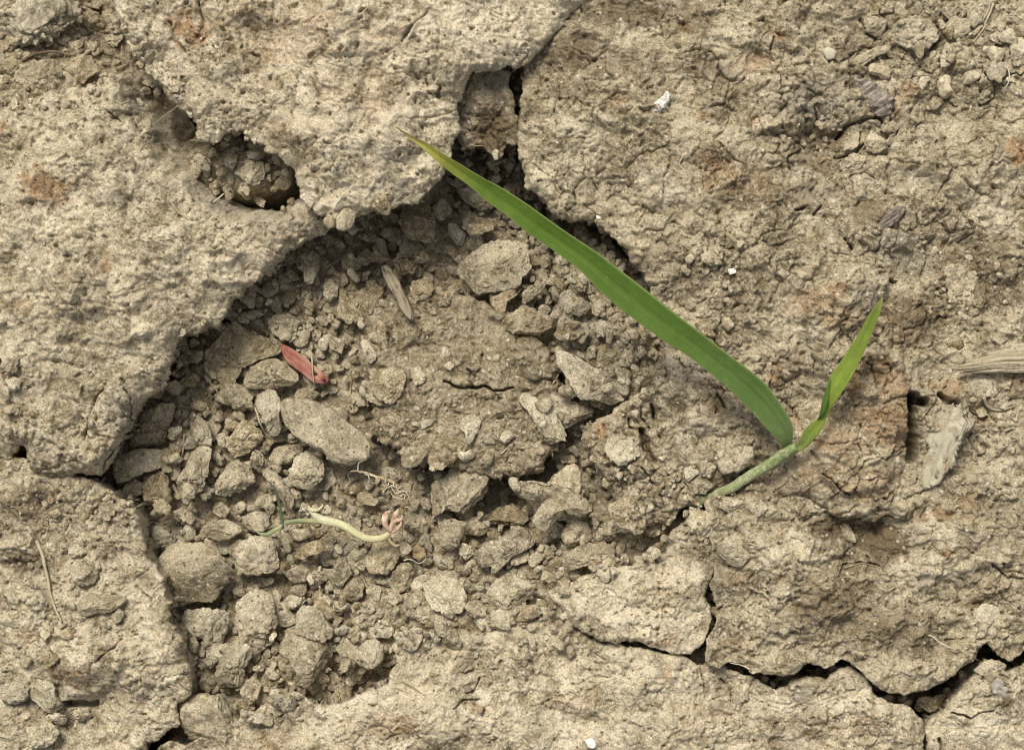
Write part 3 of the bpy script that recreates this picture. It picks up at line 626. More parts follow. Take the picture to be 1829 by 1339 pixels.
CRUMBS = []     # everything placed: dict(x, y, r, obj/None, ...)
def crumb(reg, pts, mat='c', hk=0.62, sink=0.17, lift=0, lumpy=1.0, facets=10, name=None, label=None, key=None, cat='soil crumb', material=None, oname='soil_crumb', full=0.78, jag=0.0):
    poly = rg(reg, pts)
    c = poly.mean(0)
    area = 0.5 * abs(np.dot(poly[:, 0], np.roll(poly[:, 1], 1)) - np.dot(poly[:, 1], np.roll(poly[:, 0], 1)))
    r = math.sqrt(area / math.pi)
    fn = outline_fn(poly, c)
    h = hk * r
    sub = 5 if r > 30 else 4 if r > 12 else 3
    seed = len(CRUMBS) * 7 + 13
    # the crumb sits a little below its outline's widest level
    jg = np.random.RandomState(seed).rand(90)
    def rfn(a):
        w = fn(a) * (1.03 if full < .7 else 1.12)
        if jag: w = w * (1 + jag * (np.interp(a, np.linspace(-np.pi, np.pi, 90), jg) - .5))
        return w
    Q, F = rock_shape(sub, rfn, r, h, seed, lumpy, facets, full)
    y0, x0 = gidx(c[0] - 0, c[1])[0], 0
    jy0, jx0 = gidx(poly[:, 0].min(), poly[:, 1].min()); jy1, jx1 = gidx(poly[:, 0].max(), poly[:, 1].max())
    W = (slice(jy0, jy1 + 1), slice(jx0, jx1 + 1))
    sd = signed_dist(poly, X[W], Y[W]); ins = sd > 0
    base = np.percentile(SUPPORT[W][ins], 80 if full < .7 else 55) if ins.any() else -100
    if signed_dist(HOLLOW, np.array([c[0]]), np.array([c[1]]))[0] > -12 and c[1] < 900: base = min(base, -52)
    if 335 < c[0] < 530 and 225 < c[1] < 352: base = min(base, -46)
    if reg in 'DEGHKLMP' and c[0] < 1130 and 400 < c[1] < 1290: base = base + 7
    zc = base + h * (1 - 2 * sink) + lift
    wpos = at(np.array([c[0]]), np.array([c[1]]), zc)[0]
    k = (H - zc) / H
    V = Q * k * U
    V[:, 2] = Q[:, 2] * U
    zb = V[:, 2].min()
    V[:, 2] -= zb
    me = mesh_from(oname, V, F, material or MATS[mat])
    o = obj(oname, me, None, Vector((wpos[0], wpos[1], wpos[2] + zb)))
    top = zc + h * 0.8 * np.sqrt(np.clip(1 - (1 - np.clip(sd / (r * 0.8), 0, 1)) ** 2, 0, 1))
    S = SUPPORT[W]; S[ins] = np.maximum(S[ins], top[ins])
    ext = poly - c; ev, evec = np.linalg.eigh(np.cov(ext.T)); el = math.sqrt(ev[1] / max(ev[0], 1e-6))
    CRUMBS.append(dict(x=c[0], y=c[1], r=r, o=o, mat=mat, name=name, label=label, el=el, poly=poly, cat=cat))
    return o

TEMPL = []
for k in range(14):
    q = np.random.RandomState(500 + k)
    a1, a2, p1, p2 = q.uniform(.12, .38), q.uniform(.08, .2), q.uniform(0, 6), q.uniform(0, 6)
    TEMPL.append([rock_shape(s, lambda t: 10 * (1 + a1 * np.cos(2 * t + p1) + a2 * np.cos(3 * t + p2)), 10, q.uniform(4.5, 7.5), 700 + k, .7, 10) for s in (3, 2)])
grit = {m: ([], [], [0]) for m in MATS}
def add_grit(x, y, zc, s, k, m, ang, lod):
    Q, F = TEMPL[k][lod]
    ca, sa = math.cos(ang), math.sin(ang)
    V = Q * s; V = np.stack([V[:, 0] * ca - V[:, 1] * sa, V[:, 0] * sa + V[:, 1] * ca, V[:, 2]], -1)
    w = at(np.array([x]), np.array([y]), zc)[0]
    g = grit[m]
    g[0].append(V * U + w); g[1].append(F + g[2][0]); g[2][0] += len(V)
def dome(x, y, r, z0, hh):
    jy, jx = gidx(x, y); q = int(r / 2) + 1
    W = (slice(max(jy - q, 0), jy + q + 1), slice(max(jx - q, 0), jx + q + 1))
    d = np.hypot(X[W] - x, Y[W] - y); S = SUPPORT[W]; S[d < r] = np.maximum(S[d < r], z0 + hh * np.sqrt(np.clip(1 - (d[d < r] / r) ** 2, 0, 1)))

# a lower layer of crumbs fills the floor of the hollow, so that gaps between the upper ones are deep
ru = np.random.RandomState(31)
und = []
for _ in range(9000):
    x, y = ru.uniform(180, 1190), ru.uniform(235, 1290); r = 6.5 + 17 * ru.rand() ** 1.7
    if any((x - a) ** 2 + (y - b) ** 2 < (.68 * (r + c)) ** 2 for a, b, c in und): continue
    und.append((x, y, r))
und = np.array(und)
sdm = np.maximum(signed_dist(HOLLOW, und[:, 0], und[:, 1]), -60 + 60 * (((und[:, 0] - 430) / 95) ** 2 + ((und[:, 1] - 295) / 60) ** 2 < 1))
und = und[(sdm > -8) & (signed_dist(np.array(POLY_M, float), und[:, 0], und[:, 1]) < -4)]
for x, y, r in und:
    jy, jx = gidx(x, y); b = SUPPORT[jy, jx]; s = r / 10
    zc = b + 5 * s + ru.uniform(-8, 16)
    add_grit(x, y, zc, s, ru.randint(14), ru.choice(['c', 'c', 'b', 'c', 'g']), ru.rand() * 6.28, 0 if r > 14 else 1)
    dome(x, y, r, zc, 5.5 * s)

# --- corner and upper edge beside the largest clod (raised on lower earth)
clod('N', 'soil_clod', [(-350,-350),(-60,-60),(190,-60),(215,40),(250,110),(285,165),(230,185),(120,200),(0,215),(-60,220),(-350,230)], [(60,60,-40),(205,90,-95),(120,150,0),(30,150,2),(165,30,-105),(250,140,-80),(225,110,-95),(100,90,-70),(-100,0,-30)],
     'low brown earth in the corner between the two biggest pale clods', R=30, drop=20, amp=dict(ga=6, gb=4, cr=6, cr2=5), mat=M_FLOOR)

# traced loose crumbs: (region, outline, colour, options)
CR = [
 # corner
 ('Z1', [(0,130),(20,40),(100,-60),(300,-70),(410,-40),(415,60),(390,140),(330,190),(270,205),(210,225),(150,222),(110,235),(40,175)], 'g', dict(hk=.5, lumpy=2.0, jag=.25, name='the grey crumb in the top corner')),
 ('Z1', [(430,100),(480,60),(550,80),(555,130),(520,180),(460,190),(420,150)], 'b', {}),
 ('Z1', [(430,30),(500,0),(560,-10),(520,50),(460,40)], 'g', {}),
 ('Z1', [(550,200),(620,160),(650,200),(610,250),(560,230)], 'c', {}),
 ('Z1', [(440,200),(480,215),(545,265),(510,295),(455,280)], 'g', {}),
 ('Z1', [(330,380),(380,310),(430,290),(510,310),(530,370),(480,410),(440,460),(390,465),(345,440)], 'b', dict(name='the dark nubbly crumb', lumpy=1.3)),
 ('Z1', [(90,390),(160,330),(280,310),(320,340),(310,400),(250,460),(150,475),(95,440)], 'c', dict(lumpy=1.35)),
 ('Z1', [(0,330),(60,290),(100,340),(90,400),(30,430),(-30,400)], 'b', {}),
 ('Z1', [(0,500),(60,470),(150,490),(150,530),(70,550),(0,545)], 'c', {}),
 ('Z1', [(-20,190),(60,180),(100,230),(60,270),(-20,280)], 'b', {}),
 # dark pit
 ('Z1', [(1220,900),(1250,860),(1320,830),(1390,850),(1400,920),(1370,980),(1300,960)], 'c', dict(lift=6, hk=.5, name='the rough crumb in the small dark pit', lumpy=1.3)),
 ('Z1', [(1000,800),(1080,825),(1110,890),(1090,925),(1040,870)], 'c', dict(lift=14)),
 ('Z1', [(1130,910),(1170,880),(1200,900),(1150,935)], 'c', dict(lift=20)),
 ('Z1', [(1320,1020),(1350,1000),(1400,1060),(1390,1105),(1350,1090)], 'c', dict(lift=6)),
 ('Z1', [(1480,900),(1510,880),(1535,920),(1500,935)], 'c', dict(lift=20)),
 ('Z1', [(1420,990),(1445,960),(1465,990),(1440,1025)], 'c', dict(lift=6)),
 ('Z1', [(1215,790),(1250,770),(1280,800),(1260,830),(1225,825)], 'c', {}),
 ('Z1', [(1200,740),(1250,710),(1275,735),(1240,765)], 'c', {}),
 ('Z1', [(1290,740),(1320,730),(1340,790),(1310,810)], 'b', {}),
 # gap between largest clod and right mass
 ('Z2', [(570,930),(640,890),(720,950),(700,1010),(620,990)], 'c', dict(lift=30)),
 ('Z2', [(640,1010),(760,950),(850,1020),(860,1080),(760,1110),(680,1070)], 'c', dict(lift=25, name='the shadowed leaf-tip crumb')),
 ('Z2', [(780,850),(830,810),(870,850),(850,900),(800,895)], 'c', dict(lift=30)),
 ('Z2', [(880,830),(930,800),(960,850),(920,900),(885,880)], 'c', dict(lift=30)),
 ('Z2', [(790,920),(850,910),(880,960),(830,990)], 'c', dict(lift=30)),
 ('Z2', [(880,970),(950,970),(980,1010),(930,1030)], 'c', dict(lift=25)),
 ('Z2', [(690,1190),(760,1150),(830,1150),(850,1190),(760,1240),(700,1250)], 'b', dict(lift=10)),
 ('Z2', [(660,820),(700,830),(730,870),(690,880)], 'c', dict(lift=35)),
 ('Z2', [(1070,1110),(1110,1080),(1130,1110),(1100,1140)], 'c', dict(lift=30)),
 ('Z2', [(340,1090),(460,1020),(530,1130),(500,1240),(440,1260),(360,1230)], 'b', dict(lift=10, hk=.4, name='the flat brown flake under the rim')),
 ('Z2', [(500,1060),(570,1040),(610,1100),(590,1150),(530,1170)], 'c', dict(lift=10)),
 # upper left of the hollow
 ('L', [(640,360),(720,330),(800,310),(860,350),(840,450),(790,560),(740,570),(730,480),(660,430)], 'c', dict(lift=14, name='the wedge-shaped crumb with a dark hood')),
 ('L', [(430,540),(480,520),(525,590),(480,620),(430,590)], 'c', {}),
 ('L', [(520,500),(600,450),(680,480),(690,530),(600,560),(530,560)], 'c', {}),
 ('L', [(870,560),(920,510),(1000,590),(1000,690),(960,740),(890,660)], 'c', {}),
 ('L', [(1060,460),(1110,440),(1180,540),(1150,565),(1090,510)], 'c', {}),
 ('L', [(960,770),(1010,710),(1140,640),(1280,560),(1360,640),(1330,760),(1300,830),(1200,890),(1090,860),(1010,840)], 'b', dict(hk=.55, lift=8, facets=6, name='the big four-sided reddish stone')),
 ('L', [(935,860),(960,810),(1030,870),(1000,920),(970,945)], 'c', {}),
 ('L', [(900,990),(950,975),(1050,1020),(1085,1090),(1030,1120),(940,1080)], 'g', dict(hk=.4, lumpy=.4, name='the smooth flat grey pebble')),
 ('L', [(1230,940),(1280,930),(1350,1010),(1310,1055),(1250,1000)], 'p', dict(hk=.4)),
 ('L', [(1300,860),(1340,840),(1390,920),(1390,1130),(1340,1130),(1310,950)], 'b', dict(hk=.4)),
 ('L', [(1170,1020),(1220,1000),(1300,1110),(1290,1220),(1240,1200),(1200,1110)], 'c', dict(hk=.5)),
 ('L', [(1180,160),(1250,150),(1340,200),(1280,240),(1190,220)], 'c', {}),
 ('L', [(1210,360),(1270,300),(1380,310),(1410,370),(1340,400),(1260,390)], 'b', {}),
 ('L', [(1030,100),(1100,80),(1170,130),(1110,180)], 'c', {}),
 ('L', [(950,210),(1010,200),(1060,270),(1010,290)], 'c', {}),
 ('L', [(1480,50),(1600,30),(1780,60),(1740,240),(1640,220),(1530,210),(1490,120)], 'b', dict(hk=.35, lift=8)),
 ('L', [(1010,490),(1050,480),(1090,550),(1030,600)], 'c', {}),
 ('L', [(440,720),(500,660),(550,710),(540,770),(490,795)], 'c', dict(lumpy=.5)),
 ('L', [(300,690),(360,650),(420,690),(370,730)], 'b', {}),
 ('L', [(290,620),(350,550),(365,600),(310,640)], 'c', {}),
 ('L', [(1440,370),(1510,360),(1550,430),(1520,490),(1450,420)], 'b', {}),
 ('L', [(220,830),(290,780),(430,760),(430,800),(300,860)], 'c', dict(hk=.5)),
 ('L', [(1590,330),(1680,300),(1740,350),(1680,410),(1600,400)], 'b', {}),
 ('L', [(880,180),(940,160),(930,260),(890,310)], 'c', {}),
 ('L', [(440,880),(520,810),(640,790),(700,860),(690,960),(620,1030),(530,1000),(480,940)], 'c', dict(lumpy=1.3, name='the knobbly crumb over the red leaf')),
 ('L', [(430,1000),(480,985),(525,1030),(480,1065)], 'p', {}),
 ('D', [(1095,560),(1130,490),(1210,420),(1280,430),(1330,470),(1470,500),(1480,560),(1350,600),(1280,640),(1250,690),(1180,715),(1130,690),(1090,650)], 'b', dict(hk=.32, name='the broad cracked brown plate')),
 # left of the hollow
 ('D', [(1280,690),(1300,640),(1380,600),(1470,595),(1540,640),(1570,690),(1530,730),(1440,755),(1350,750),(1300,730)], 'c', dict(hk=.6, lift=8, name='the oval crumb just below the red leaf')),
 ('D', [(1130,790),(1170,745),(1250,730),(1310,745),(1335,790),(1310,850),(1270,865),(1200,835),(1150,820)], 'c', {}),
 ('D', [(1350,780),(1400,760),(1450,765),(1480,830),(1470,900),(1490,960),(1470,1005),(1420,990),(1390,920),(1360,850)], 'g', dict(hk=.6, lift=8, facets=6, name='the blue-grey upright shard')),
 ('D', [(1490,830),(1560,815),(1650,820),(1760,870),(1829,930),(1925,1010),(1925,1110),(1829,1140),(1740,1120),(1700,1070),(1600,1020),(1520,940)], 'c', dict(hk=.62, lift=20, lumpy=.9, facets=3, name='the longest smooth potato-shaped crumb')),
 ('D', [(1550,760),(1640,740),(1690,790),(1700,840),(1560,815)], 'c', {}),
 ('D', [(700,960),(740,890),(830,840),(910,830),(915,900),(880,960),(850,1040),(780,1070),(690,1050)], 'b', dict(name='the amber-edged brown crumb')),
 ('D', [(1000,1080),(1060,1040),(1120,1070),(1110,1200),(1080,1280),(1020,1310),(950,1280),(940,1220),(980,1150)], 'c', dict(lift=4, name='the tall pillar-like crumb')),
 ('D', [(1000,930),(1020,890),(1070,890),(1120,950),(1130,1010),(1100,1075),(1040,1050),(1000,1000)], 'c', dict(lift=10, hk=.5)),
 ('D', [(1110,1250),(1150,1190),(1230,1130),(1300,1160),(1340,1230),(1280,1320),(1200,1340),(1120,1300)], 'p', dict(lift=8, lumpy=1.4, name='the pale crumpled crumb with notched edges')),
 ('D', [(550,1180),(620,1110),(740,1070),(830,1075),(865,1110),(850,1160),(760,1190),(640,1240),(570,1230)], 'c', dict(lift=14, lumpy=.7, name='the smooth wedge crumb')),
 ('D', [(1410,1110),(1450,1060),(1530,1040),(1600,1035),(1590,1090),(1530,1140),(1460,1155)], 'c', {}),
 ('D', [(1530,1180),(1560,1110),(1620,1070),(1690,1075),(1710,1140),(1700,1220),(1640,1280),(1570,1270),(1530,1230)], 'p', dict(lift=10, name='the round pale crumb above the uprooted sprout')),
 ('D', [(1260,930),(1300,920),(1380,980),(1390,1010),(1340,1060),(1250,1130),(1200,1060),(1190,1000)], 'b', dict(lumpy=1.3)),
 ('D', [(1340,1060),(1380,1080),(1400,1150),(1410,1190),(1370,1200),(1320,1150)], 'c', {}),
 ('D', [(740,1220),(800,1200),(880,1210),(900,1330),(860,1400),(770,1370)], 'b', dict(lift=4)),
 ('D', [(1040,820),(1080,810),(1115,880),(1080,900),(1050,870)], 'c', {}),
 ('D', [(870,1000),(900,970),(935,1000),(910,1025)], 'c', {}),
 ('D', [(870,1110),(920,1095),(950,1110),(930,1140),(880,1140)], 'c', {}),
 ('D', [(990,560),(1060,540),(1090,580),(1040,620),(990,610)], 'b', {}),
 ('D', [(940,680),(1000,650),(1060,690),(1020,740),(950,730)], 'b', {}),
 ('K', [(860,1080),(930,1010),(1000,1050),(970,1140),(900,1130)], 'c', {}),
 ('K', [(1400,920),(1460,870),(1540,980),(1640,1130),(1600,1220),(1520,1120),(1430,1010)], 'g', dict(lift=6, name='the slanting grey crumb')),
 ('K', [(1350,1080),(1440,1060),(1480,1200),(1440,1250),(1370,1170)], 'c', {}),
 ('K', [(990,440),(1040,410),(1090,450),(1050,510),(990,490)], 'c', {}),
 ('K', [(1370,680),(1410,620),(1480,650),(1410,750)], 'b', {}),
 ('K', [(670,1220),(740,1200),(850,1270),(840,1320),(760,1320),(690,1290)], 'g', {}),
 ('K', [(980,1160),(1060,1140),(1110,1210),(1060,1270),(1000,1230)], 'c', {}),
 ('K', [(1130,1190),(1220,1130),(1260,1180),(1180,1260)], 'c', {}),
 ('K', [(610,780),(700,750),(730,790),(650,840)], 'c', {}),
 ('K', [(560,860),(640,850),(660,900),(600,915)], 'c', {}),
 ('K', [(700,1010),(780,990),(860,1040),(830,1110),(750,1110)], 'p', {}),
 # middle of the hollow
 ('E', [(640,100),(700,60),(760,10),(830,-40),(960,-20),(1060,0),(1070,50),(1010,120),(950,200),(880,230),(800,240),(750,260),(720,220),(670,170)], 'c', dict(hk=.42, lift=8, lumpy=1.2, name='the big pale-cornered lump')),
 ('E', [(730,300),(800,280),(900,230),(1010,180),(1040,170),(970,230),(940,270),(900,300),(900,350),(860,360),(800,330)], 'b', dict(hk=.4, lift=6, name='the curled brown leaf-like soil flake')),
 ('E', [(960,270),(1000,230),(1060,190),(1110,165),(1125,195),(1080,240),(1010,300),(980,300)], 'c', dict(lift=8)),
 ('E', [(850,440),(900,370),(950,330),(1010,320),(1090,360),(1140,390),(1120,430),(1080,465),(970,460),(880,455)], 'b', dict(hk=.55, lift=6, name='the orange-brown flat-bottomed stone')),
 ('E', [(1195,320),(1230,285),(1290,275),(1340,310),(1320,360),(1260,375),(1220,350)], 'p', dict(lift=8, name='the whitish crumb beside the leaf')),
 ('E', [(1340,300),(1390,280),(1430,320),(1400,370),(1350,360)], 'c', {}),
 ('E', [(1340,400),(1400,380),(1450,420),(1430,470),(1370,475)], 'p', {}),
 ('E', [(1260,430),(1290,400),(1310,440),(1290,465)], 'c', {}),
 ('E', [(1550,470),(1590,455),(1615,485),(1580,505)], 'c', {}),
 ('E', [(1230,190),(1290,150),(1330,190),(1310,240),(1250,245)], 'c', {}),
 ('E', [(1140,110),(1200,90),(1240,130),(1180,165)], 'c', {}),
 ('E', [(1140,170),(1200,170),(1220,240),(1170,260)], 'b', {}),
 ('E', [(1170,560),(1230,570),(1330,620),(1440,680),(1540,740),(1520,790),(1440,830),(1380,800),(1240,790),(1200,720),(1175,650)], 'g', dict(hk=.4, lift=10, name='the tilted grey-white plate with a round hole')),
 ('E', [(1310,580),(1400,520),(1520,500),(1540,580),(1460,640),(1350,630)], 'b', dict(hk=.5)),
 ('E', [(1000,650),(1050,620),(1110,650),(1110,690),(1040,705),(1000,690)], 'c', dict(name='the lone nugget on the brown platform')),
 ('E', [(950,740),(990,740),(1080,820),(1170,880),(1210,960),(1200,1040),(1150,1110),(1110,1090),(1080,1000),(1040,920),(1000,840)], 'p', dict(hk=.5, sink=.42, lumpy=1.4, name='the long pale ridge lump')),
 ('E', [(1080,790),(1150,785),(1350,860),(1340,900),(1250,950),(1210,1000),(1190,920),(1110,850)], 'c', dict(hk=.5, sink=.4, lumpy=1.2)),
 ('E', [(630,940),(700,890),(760,880),(770,920),(740,990),(700,1050),(680,980)], 'p', dict(hk=.3)),
 ('E', [(860,1010),(900,960),(950,1010),(890,1040)], 'c', {}),
 ('E', [(330,1140),(380,1060),(460,1020),(490,1070),(440,1150),(380,1165)], 'c', dict(lift=4)),
 ('E', [(480,1100),(520,1020),(600,950),(680,980),(690,1060),(620,1140),(560,1170),(490,1150)], 'b', dict(sink=.45)),
 ('E', [(755,1130),(790,1090),(830,1110),(820,1160),(770,1175)], 'c', dict(lumpy=.5)),
 ('P', [(742,890),(770,865),(800,850),(820,822),(845,815),(868,830),(868,860),(865,890),(850,920),(838,915),(800,908),(770,920),(755,905)], 'c', dict(lift=18, hk=.6, lumpy=1.3, name='the large jagged crumb right of the root tuft')),
 ('P', [(915,880),(940,860),(975,868),(1000,840),(1030,825),(1055,840),(1060,880),(1080,895),(1075,920),(1040,930),(1000,925),(960,925),(955,900)], 'c', dict(lift=20, hk=.6, lumpy=1.3, name='the jumbled dark-slot crumb')),
 ('M', [(550,1180),(600,1110),(690,1070),(770,1140),(800,1200),(700,1270),(600,1250)], 'p', dict(lift=6)),
 ('M', [(160,1010),(230,980),(350,1010),(410,1060),(340,1130),(230,1120),(170,1080)], 'g', {}),
 ('M', [(905,690),(960,600),(1020,550),(1120,570),(1180,640),(1190,740),(1120,800),(1020,850),(950,810),(910,750)], 'p', dict(hk=.3, lumpy=1.2, name='the white crusted disc on the narrow tongue')),
 ('M', [(600,700),(650,690),(695,750),(680,790),(610,740)], 'g', {}),
 ('M', [(520,790),(570,740),(670,790),(670,830),(560,840)], 'c', {}),
 ('E', [(120,780),(200,770),(280,820),(260,850),(180,820)], 'p', dict(hk=.5)),
 ('E', [(390,640),(470,640),(475,720),(450,760),(420,740),(400,690)], 'p', dict(hk=.4)),
 ('E', [(190,640),(280,590),(380,620),(400,700),(340,780),(290,830),(230,800),(180,720)], 'b', dict(hk=.3, name='the cracked brown plate above the pale sliver')),
 ('E', [(560,630),(600,605),(625,630),(600,655)], 'p', {}),
 ('E', [(380,180),(470,160),(520,220),(470,290),(400,270)], 'b', dict(hk=.4, sink=.45)),
 ('E', [(510,280),(550,235),(605,250),(600,310),(550,330)], 'b', dict(hk=.4, sink=.4)),
 ('E', [(300,80),(380,60),(430,100),(400,150),(330,150)], 'b', {}),
 # lower left of the hollow
 ('G', [(780,170),(830,145),(930,210),(900,260),(840,265),(790,220)], 'g', dict(facets=6, name='the olive-grey angular pebble')),
 ('G', [(860,320),(920,240),(990,195),(1060,230),(1150,290),(1170,330),(1260,450),(1240,480),(1130,550),(1020,545),(920,560),(890,520),(850,430)], 'c', dict(hk=.6, lift=16, name='the largest loose crumb')),
 ('G', [(1170,320),(1250,260),(1320,200),(1400,200),(1480,270),(1490,330),(1420,390),(1310,400),(1230,380)], 'c', dict(lift=10, lumpy=1.2)),
 ('G', [(1490,350),(1520,310),(1620,240),(1720,215),(1780,240),(1760,270),(1680,285),(1590,320),(1510,370)], 'b', dict(hk=.7, lift=12, lumpy=.7, name='the banana-shaped crumb below the sprout')),
 ('G', [(1450,410),(1530,380),(1600,340),(1680,340),(1690,380),(1640,430),(1560,450),(1490,440)], 'c', {}),
 ('G', [(1730,400),(1790,320),(1829,310),(1850,400),(1790,480),(1740,450)], 'c', {}),
 ('G', [(950,610),(1000,560),(1060,560),(1140,570),(1200,610),(1215,680),(1190,740),(1160,820),(1110,800),(1080,740),(1000,730),(960,680)], 'g', dict(lift=14, lumpy=1.2, name='the heart-shaped crumb')),
 ('G', [(990,760),(1020,725),(1050,770),(1030,820),(1000,810)], 'c', {}),
 ('G', [(1250,560),(1300,510),(1380,470),(1440,530),(1450,640),(1440,760),(1400,860),(1340,850),(1310,780),(1240,710),(1250,640)], 'c', dict(lift=10, lumpy=1.2, name='the tall upright crumb')),
 ('G', [(1140,900),(1180,810),(1240,755),(1300,770),(1330,830),(1290,900),(1270,990),(1210,1015),(1150,1000)], 'g', dict(lift=16, lumpy=1.3, name='the porous grey crumb')),
 ('G', [(1480,560),(1530,510),(1620,500),(1620,540),(1550,600),(1510,580)], 'c', {}),
 ('G', [(1545,620),(1590,575),(1660,580),(1750,690),(1740,740),(1640,740),(1560,710)], 'c', dict(lift=8, facets=6)),
 ('G', [(1640,500),(1690,495),(1740,560),(1829,690),(1810,720),(1740,650),(1660,570)], 'b', {}),
 ('G', [(1450,750),(1510,715),(1600,730),(1690,750),(1770,840),(1760,920),(1690,1030),(1610,1000),(1570,920),(1520,840),(1460,790)], 'c', dict(lift=18, lumpy=.7, hk=.55, name='the smooth kite-shaped crumb')),
 ('G', [(1740,560),(1800,540),(1840,570),(1829,600),(1760,600)], 'c', {}),
 ('G', [(1750,760),(1829,730),(1900,760),(1880,860),(1850,930),(1800,900),(1790,830)], 'c', {}),
 ('G', [(950,1160),(990,1080),(1060,1040),(1180,1050),(1250,1120),(1250,1220),(1240,1300),(1100,1360),(1000,1320),(930,1240)], 'c', dict(lift=60, hk=.6, lumpy=1.4, name='the big nodular crumb at the bottom edge')),
 ('G', [(1400,960),(1440,900),(1480,930),(1470,1000),(1430,1020)], 'c', {}),
 ('G', [(1330,890),(1400,870),(1390,910),(1340,920)], 'c', {}),
 ('G', [(1060,860),(1100,820),(1150,840),(1110,910)], 'g', {}),
 ('G', [(1040,980),(1090,930),(1140,960),(1130,1010),(1080,1020)], 'c', {}),
 ('G', [(1250,1040),(1330,940),(1380,980),(1350,1060),(1300,1110)], 'c', {}),
 ('G', [(1250,1130),(1280,1110),(1310,1130),(1290,1160)], 'g', {}),
 ('G', [(920,100),(960,60),(1040,90),(1010,140),(960,130)], 'c', {}),
 ('G', [(1260,110),(1310,60),(1400,80),(1420,130),(1390,180),(1310,180)], 'c', {}),
 ('G', [(1120,60),(1170,20),(1210,60),(1190,110),(1140,100)], 'c', {}),
 ('G', [(1480,190),(1520,200),(1540,280),(1500,290)], 'c', {}),
 ('G', [(1080,140),(1180,110),(1270,150),(1260,210),(1160,240),(1090,200)], 'c', {}),
 ('G', [(800,20),(860,0),(910,30),(890,90),(820,80)], 'b', {}),
 # on the pale lower-left clod
 ('G', [(345,400),(370,350),(440,335),(510,390),(500,440),(440,475),(400,450)], 'p', dict(name='the round knobbly crumb on the pale clod')),
 ('G', [(400,560),(420,510),(540,500),(650,490),(660,540),(570,610),(510,600),(450,640)], 'p', dict(hk=.5)),
 ('G', [(580,620),(620,580),(660,600),(640,650),(600,655)], 'c', {}),
 ('G', [(360,270),(400,240),(460,280),(430,320),(370,310)], 'p', {}),
 ('G', [(210,710),(235,690),(270,715),(240,750),(215,745)], 'p', dict(lumpy=.4, name='the tiny white pebble')),
 ('G', [(105,850),(140,825),(170,850),(150,900),(110,890)], 'p', {}),
 ('G', [(10,990),(80,960),(150,1000),(130,1070),(60,1090),(20,1080)], 'g', dict(lumpy=1.3)),
 ('G', [(150,1000),(200,960),(280,980),(290,1040),(330,1090),(290,1130),(220,1120),(160,1060)], 'p', dict(lift=6)),
 ('G', [(230,1150),(290,1120),(350,1150),(350,1200),(300,1200)], 'p', {}),
 ('G', [(60,1200),(180,1130),(280,1190),(310,1250),(240,1310),(120,1300)], 'p', dict(sink=.4, lumpy=1.35)),
 ('G', [(250,80),(290,50),(330,80),(290,110)], 'b', {}),
 ('G', [(380,1120),(460,1100),(480,1150),(430,1175),(370,1160)], 'c', {}),
 ('G', [(520,30),(570,0),(620,50),(570,130),(530,90)], 'p', dict(sink=.4)),
 ('G', [(220,830),(270,780),(310,840),(260,900)], 'b', dict(hk=.4)),
 ('G', [(480,330),(520,335),(530,370),(500,380)], 'c', {}),
 ('D', [(0,600),(40,550),(90,580),(100,640),(60,670),(10,660)], 'g', dict(lumpy=1.35)),
 ('D', [(30,700),(70,685),(115,705),(105,760),(50,760)], 'p', {}),
 ('D', [(-10,740),(40,730),(50,800),(20,820)], 'c', {}),
 ('D', [(20,850),(70,830),(100,850),(80,880),(30,880)], 'p', {}),
 ('D', [(45,1150),(75,1115),(115,1150),(95,1185),(60,1180)], 'g', dict(lift=60)),
 # lower middle
 ('H', [(540,170),(580,110),(690,130),(660,210),(640,260),(590,300),(550,250)], 'c', dict(lift=10)),
 ('H', [(725,300),(800,240),(900,200),(1000,150),(1060,150),(1080,190),(1040,250),(960,290),(900,340),(830,340),(870,370),(820,405),(770,380)], 'c', dict(lift=16, hk=.75, name='the long club-shaped crumb below the dark slot')),
 ('H', [(640,290),(660,230),(720,260),(730,290),(690,330)], 'c', {}),
 ('H', [(160,310),(200,250),(280,240),(350,290),(340,350),(270,400),(190,390),(160,350)], 'b', {}),
 ('H', [(100,370),(110,300),(160,300),(150,380),(120,400)], 'p', {}),
 ('H', [(300,400),(350,335),(400,360),(420,410),(380,480),(310,510),(280,470)], 'c', {}),
 ('H', [(20,520),(60,420),(110,400),(145,440),(140,520),(90,545)], 'c', dict(facets=6)),
 ('H', [(150,500),(190,450),(240,480),(230,550),(190,570)], 'c', {}),
 ('H', [(190,430),(230,400),(285,440),(240,460)], 'c', {}),
 ('H', [(250,530),(300,500),(350,520),(310,570),(250,560)], 'c', {}),
 ('H', [(470,450),(560,415),(660,440),(680,520),(670,590),(580,610),(510,590),(470,520)], 'p', dict(hk=.5, name='the squarish ochre-dotted crumb')),
 ('H', [(390,450),(430,430),(465,460),(430,510),(400,490)], 'c', {}),
 ('H', [(410,620),(450,600),(500,610),(480,660),(430,665)], 'c', {}),
 ('H', [(520,680),(560,635),(600,680),(590,730),(540,730)], 'c', {}),
 ('H', [(100,860),(130,780),(200,740),(260,790),(250,850),(190,895),(120,890)], 'p', dict(lift=22, name='the rounded pinkish crumb above the black hole')),
 ('H', [(60,930),(110,890),(150,910),(130,960),(90,960)], 'c', {}),
 ('H', [(10,820),(60,800),(80,860),(60,920),(20,890)], 'c', {}),
 ('H', [(690,550),(760,540),(800,590),(770,650),(700,620),(680,580)], 'c', {}),
 ('H', [(790,640),(860,590),(930,600),(940,660),(890,700),(860,740),(820,700)], 'c', {}),
 ('H', [(780,530),(840,430),(920,410),(1000,440),(1060,460),(1020,520),(940,590),(860,590),(800,570)], 'c', dict(sink=.35)),
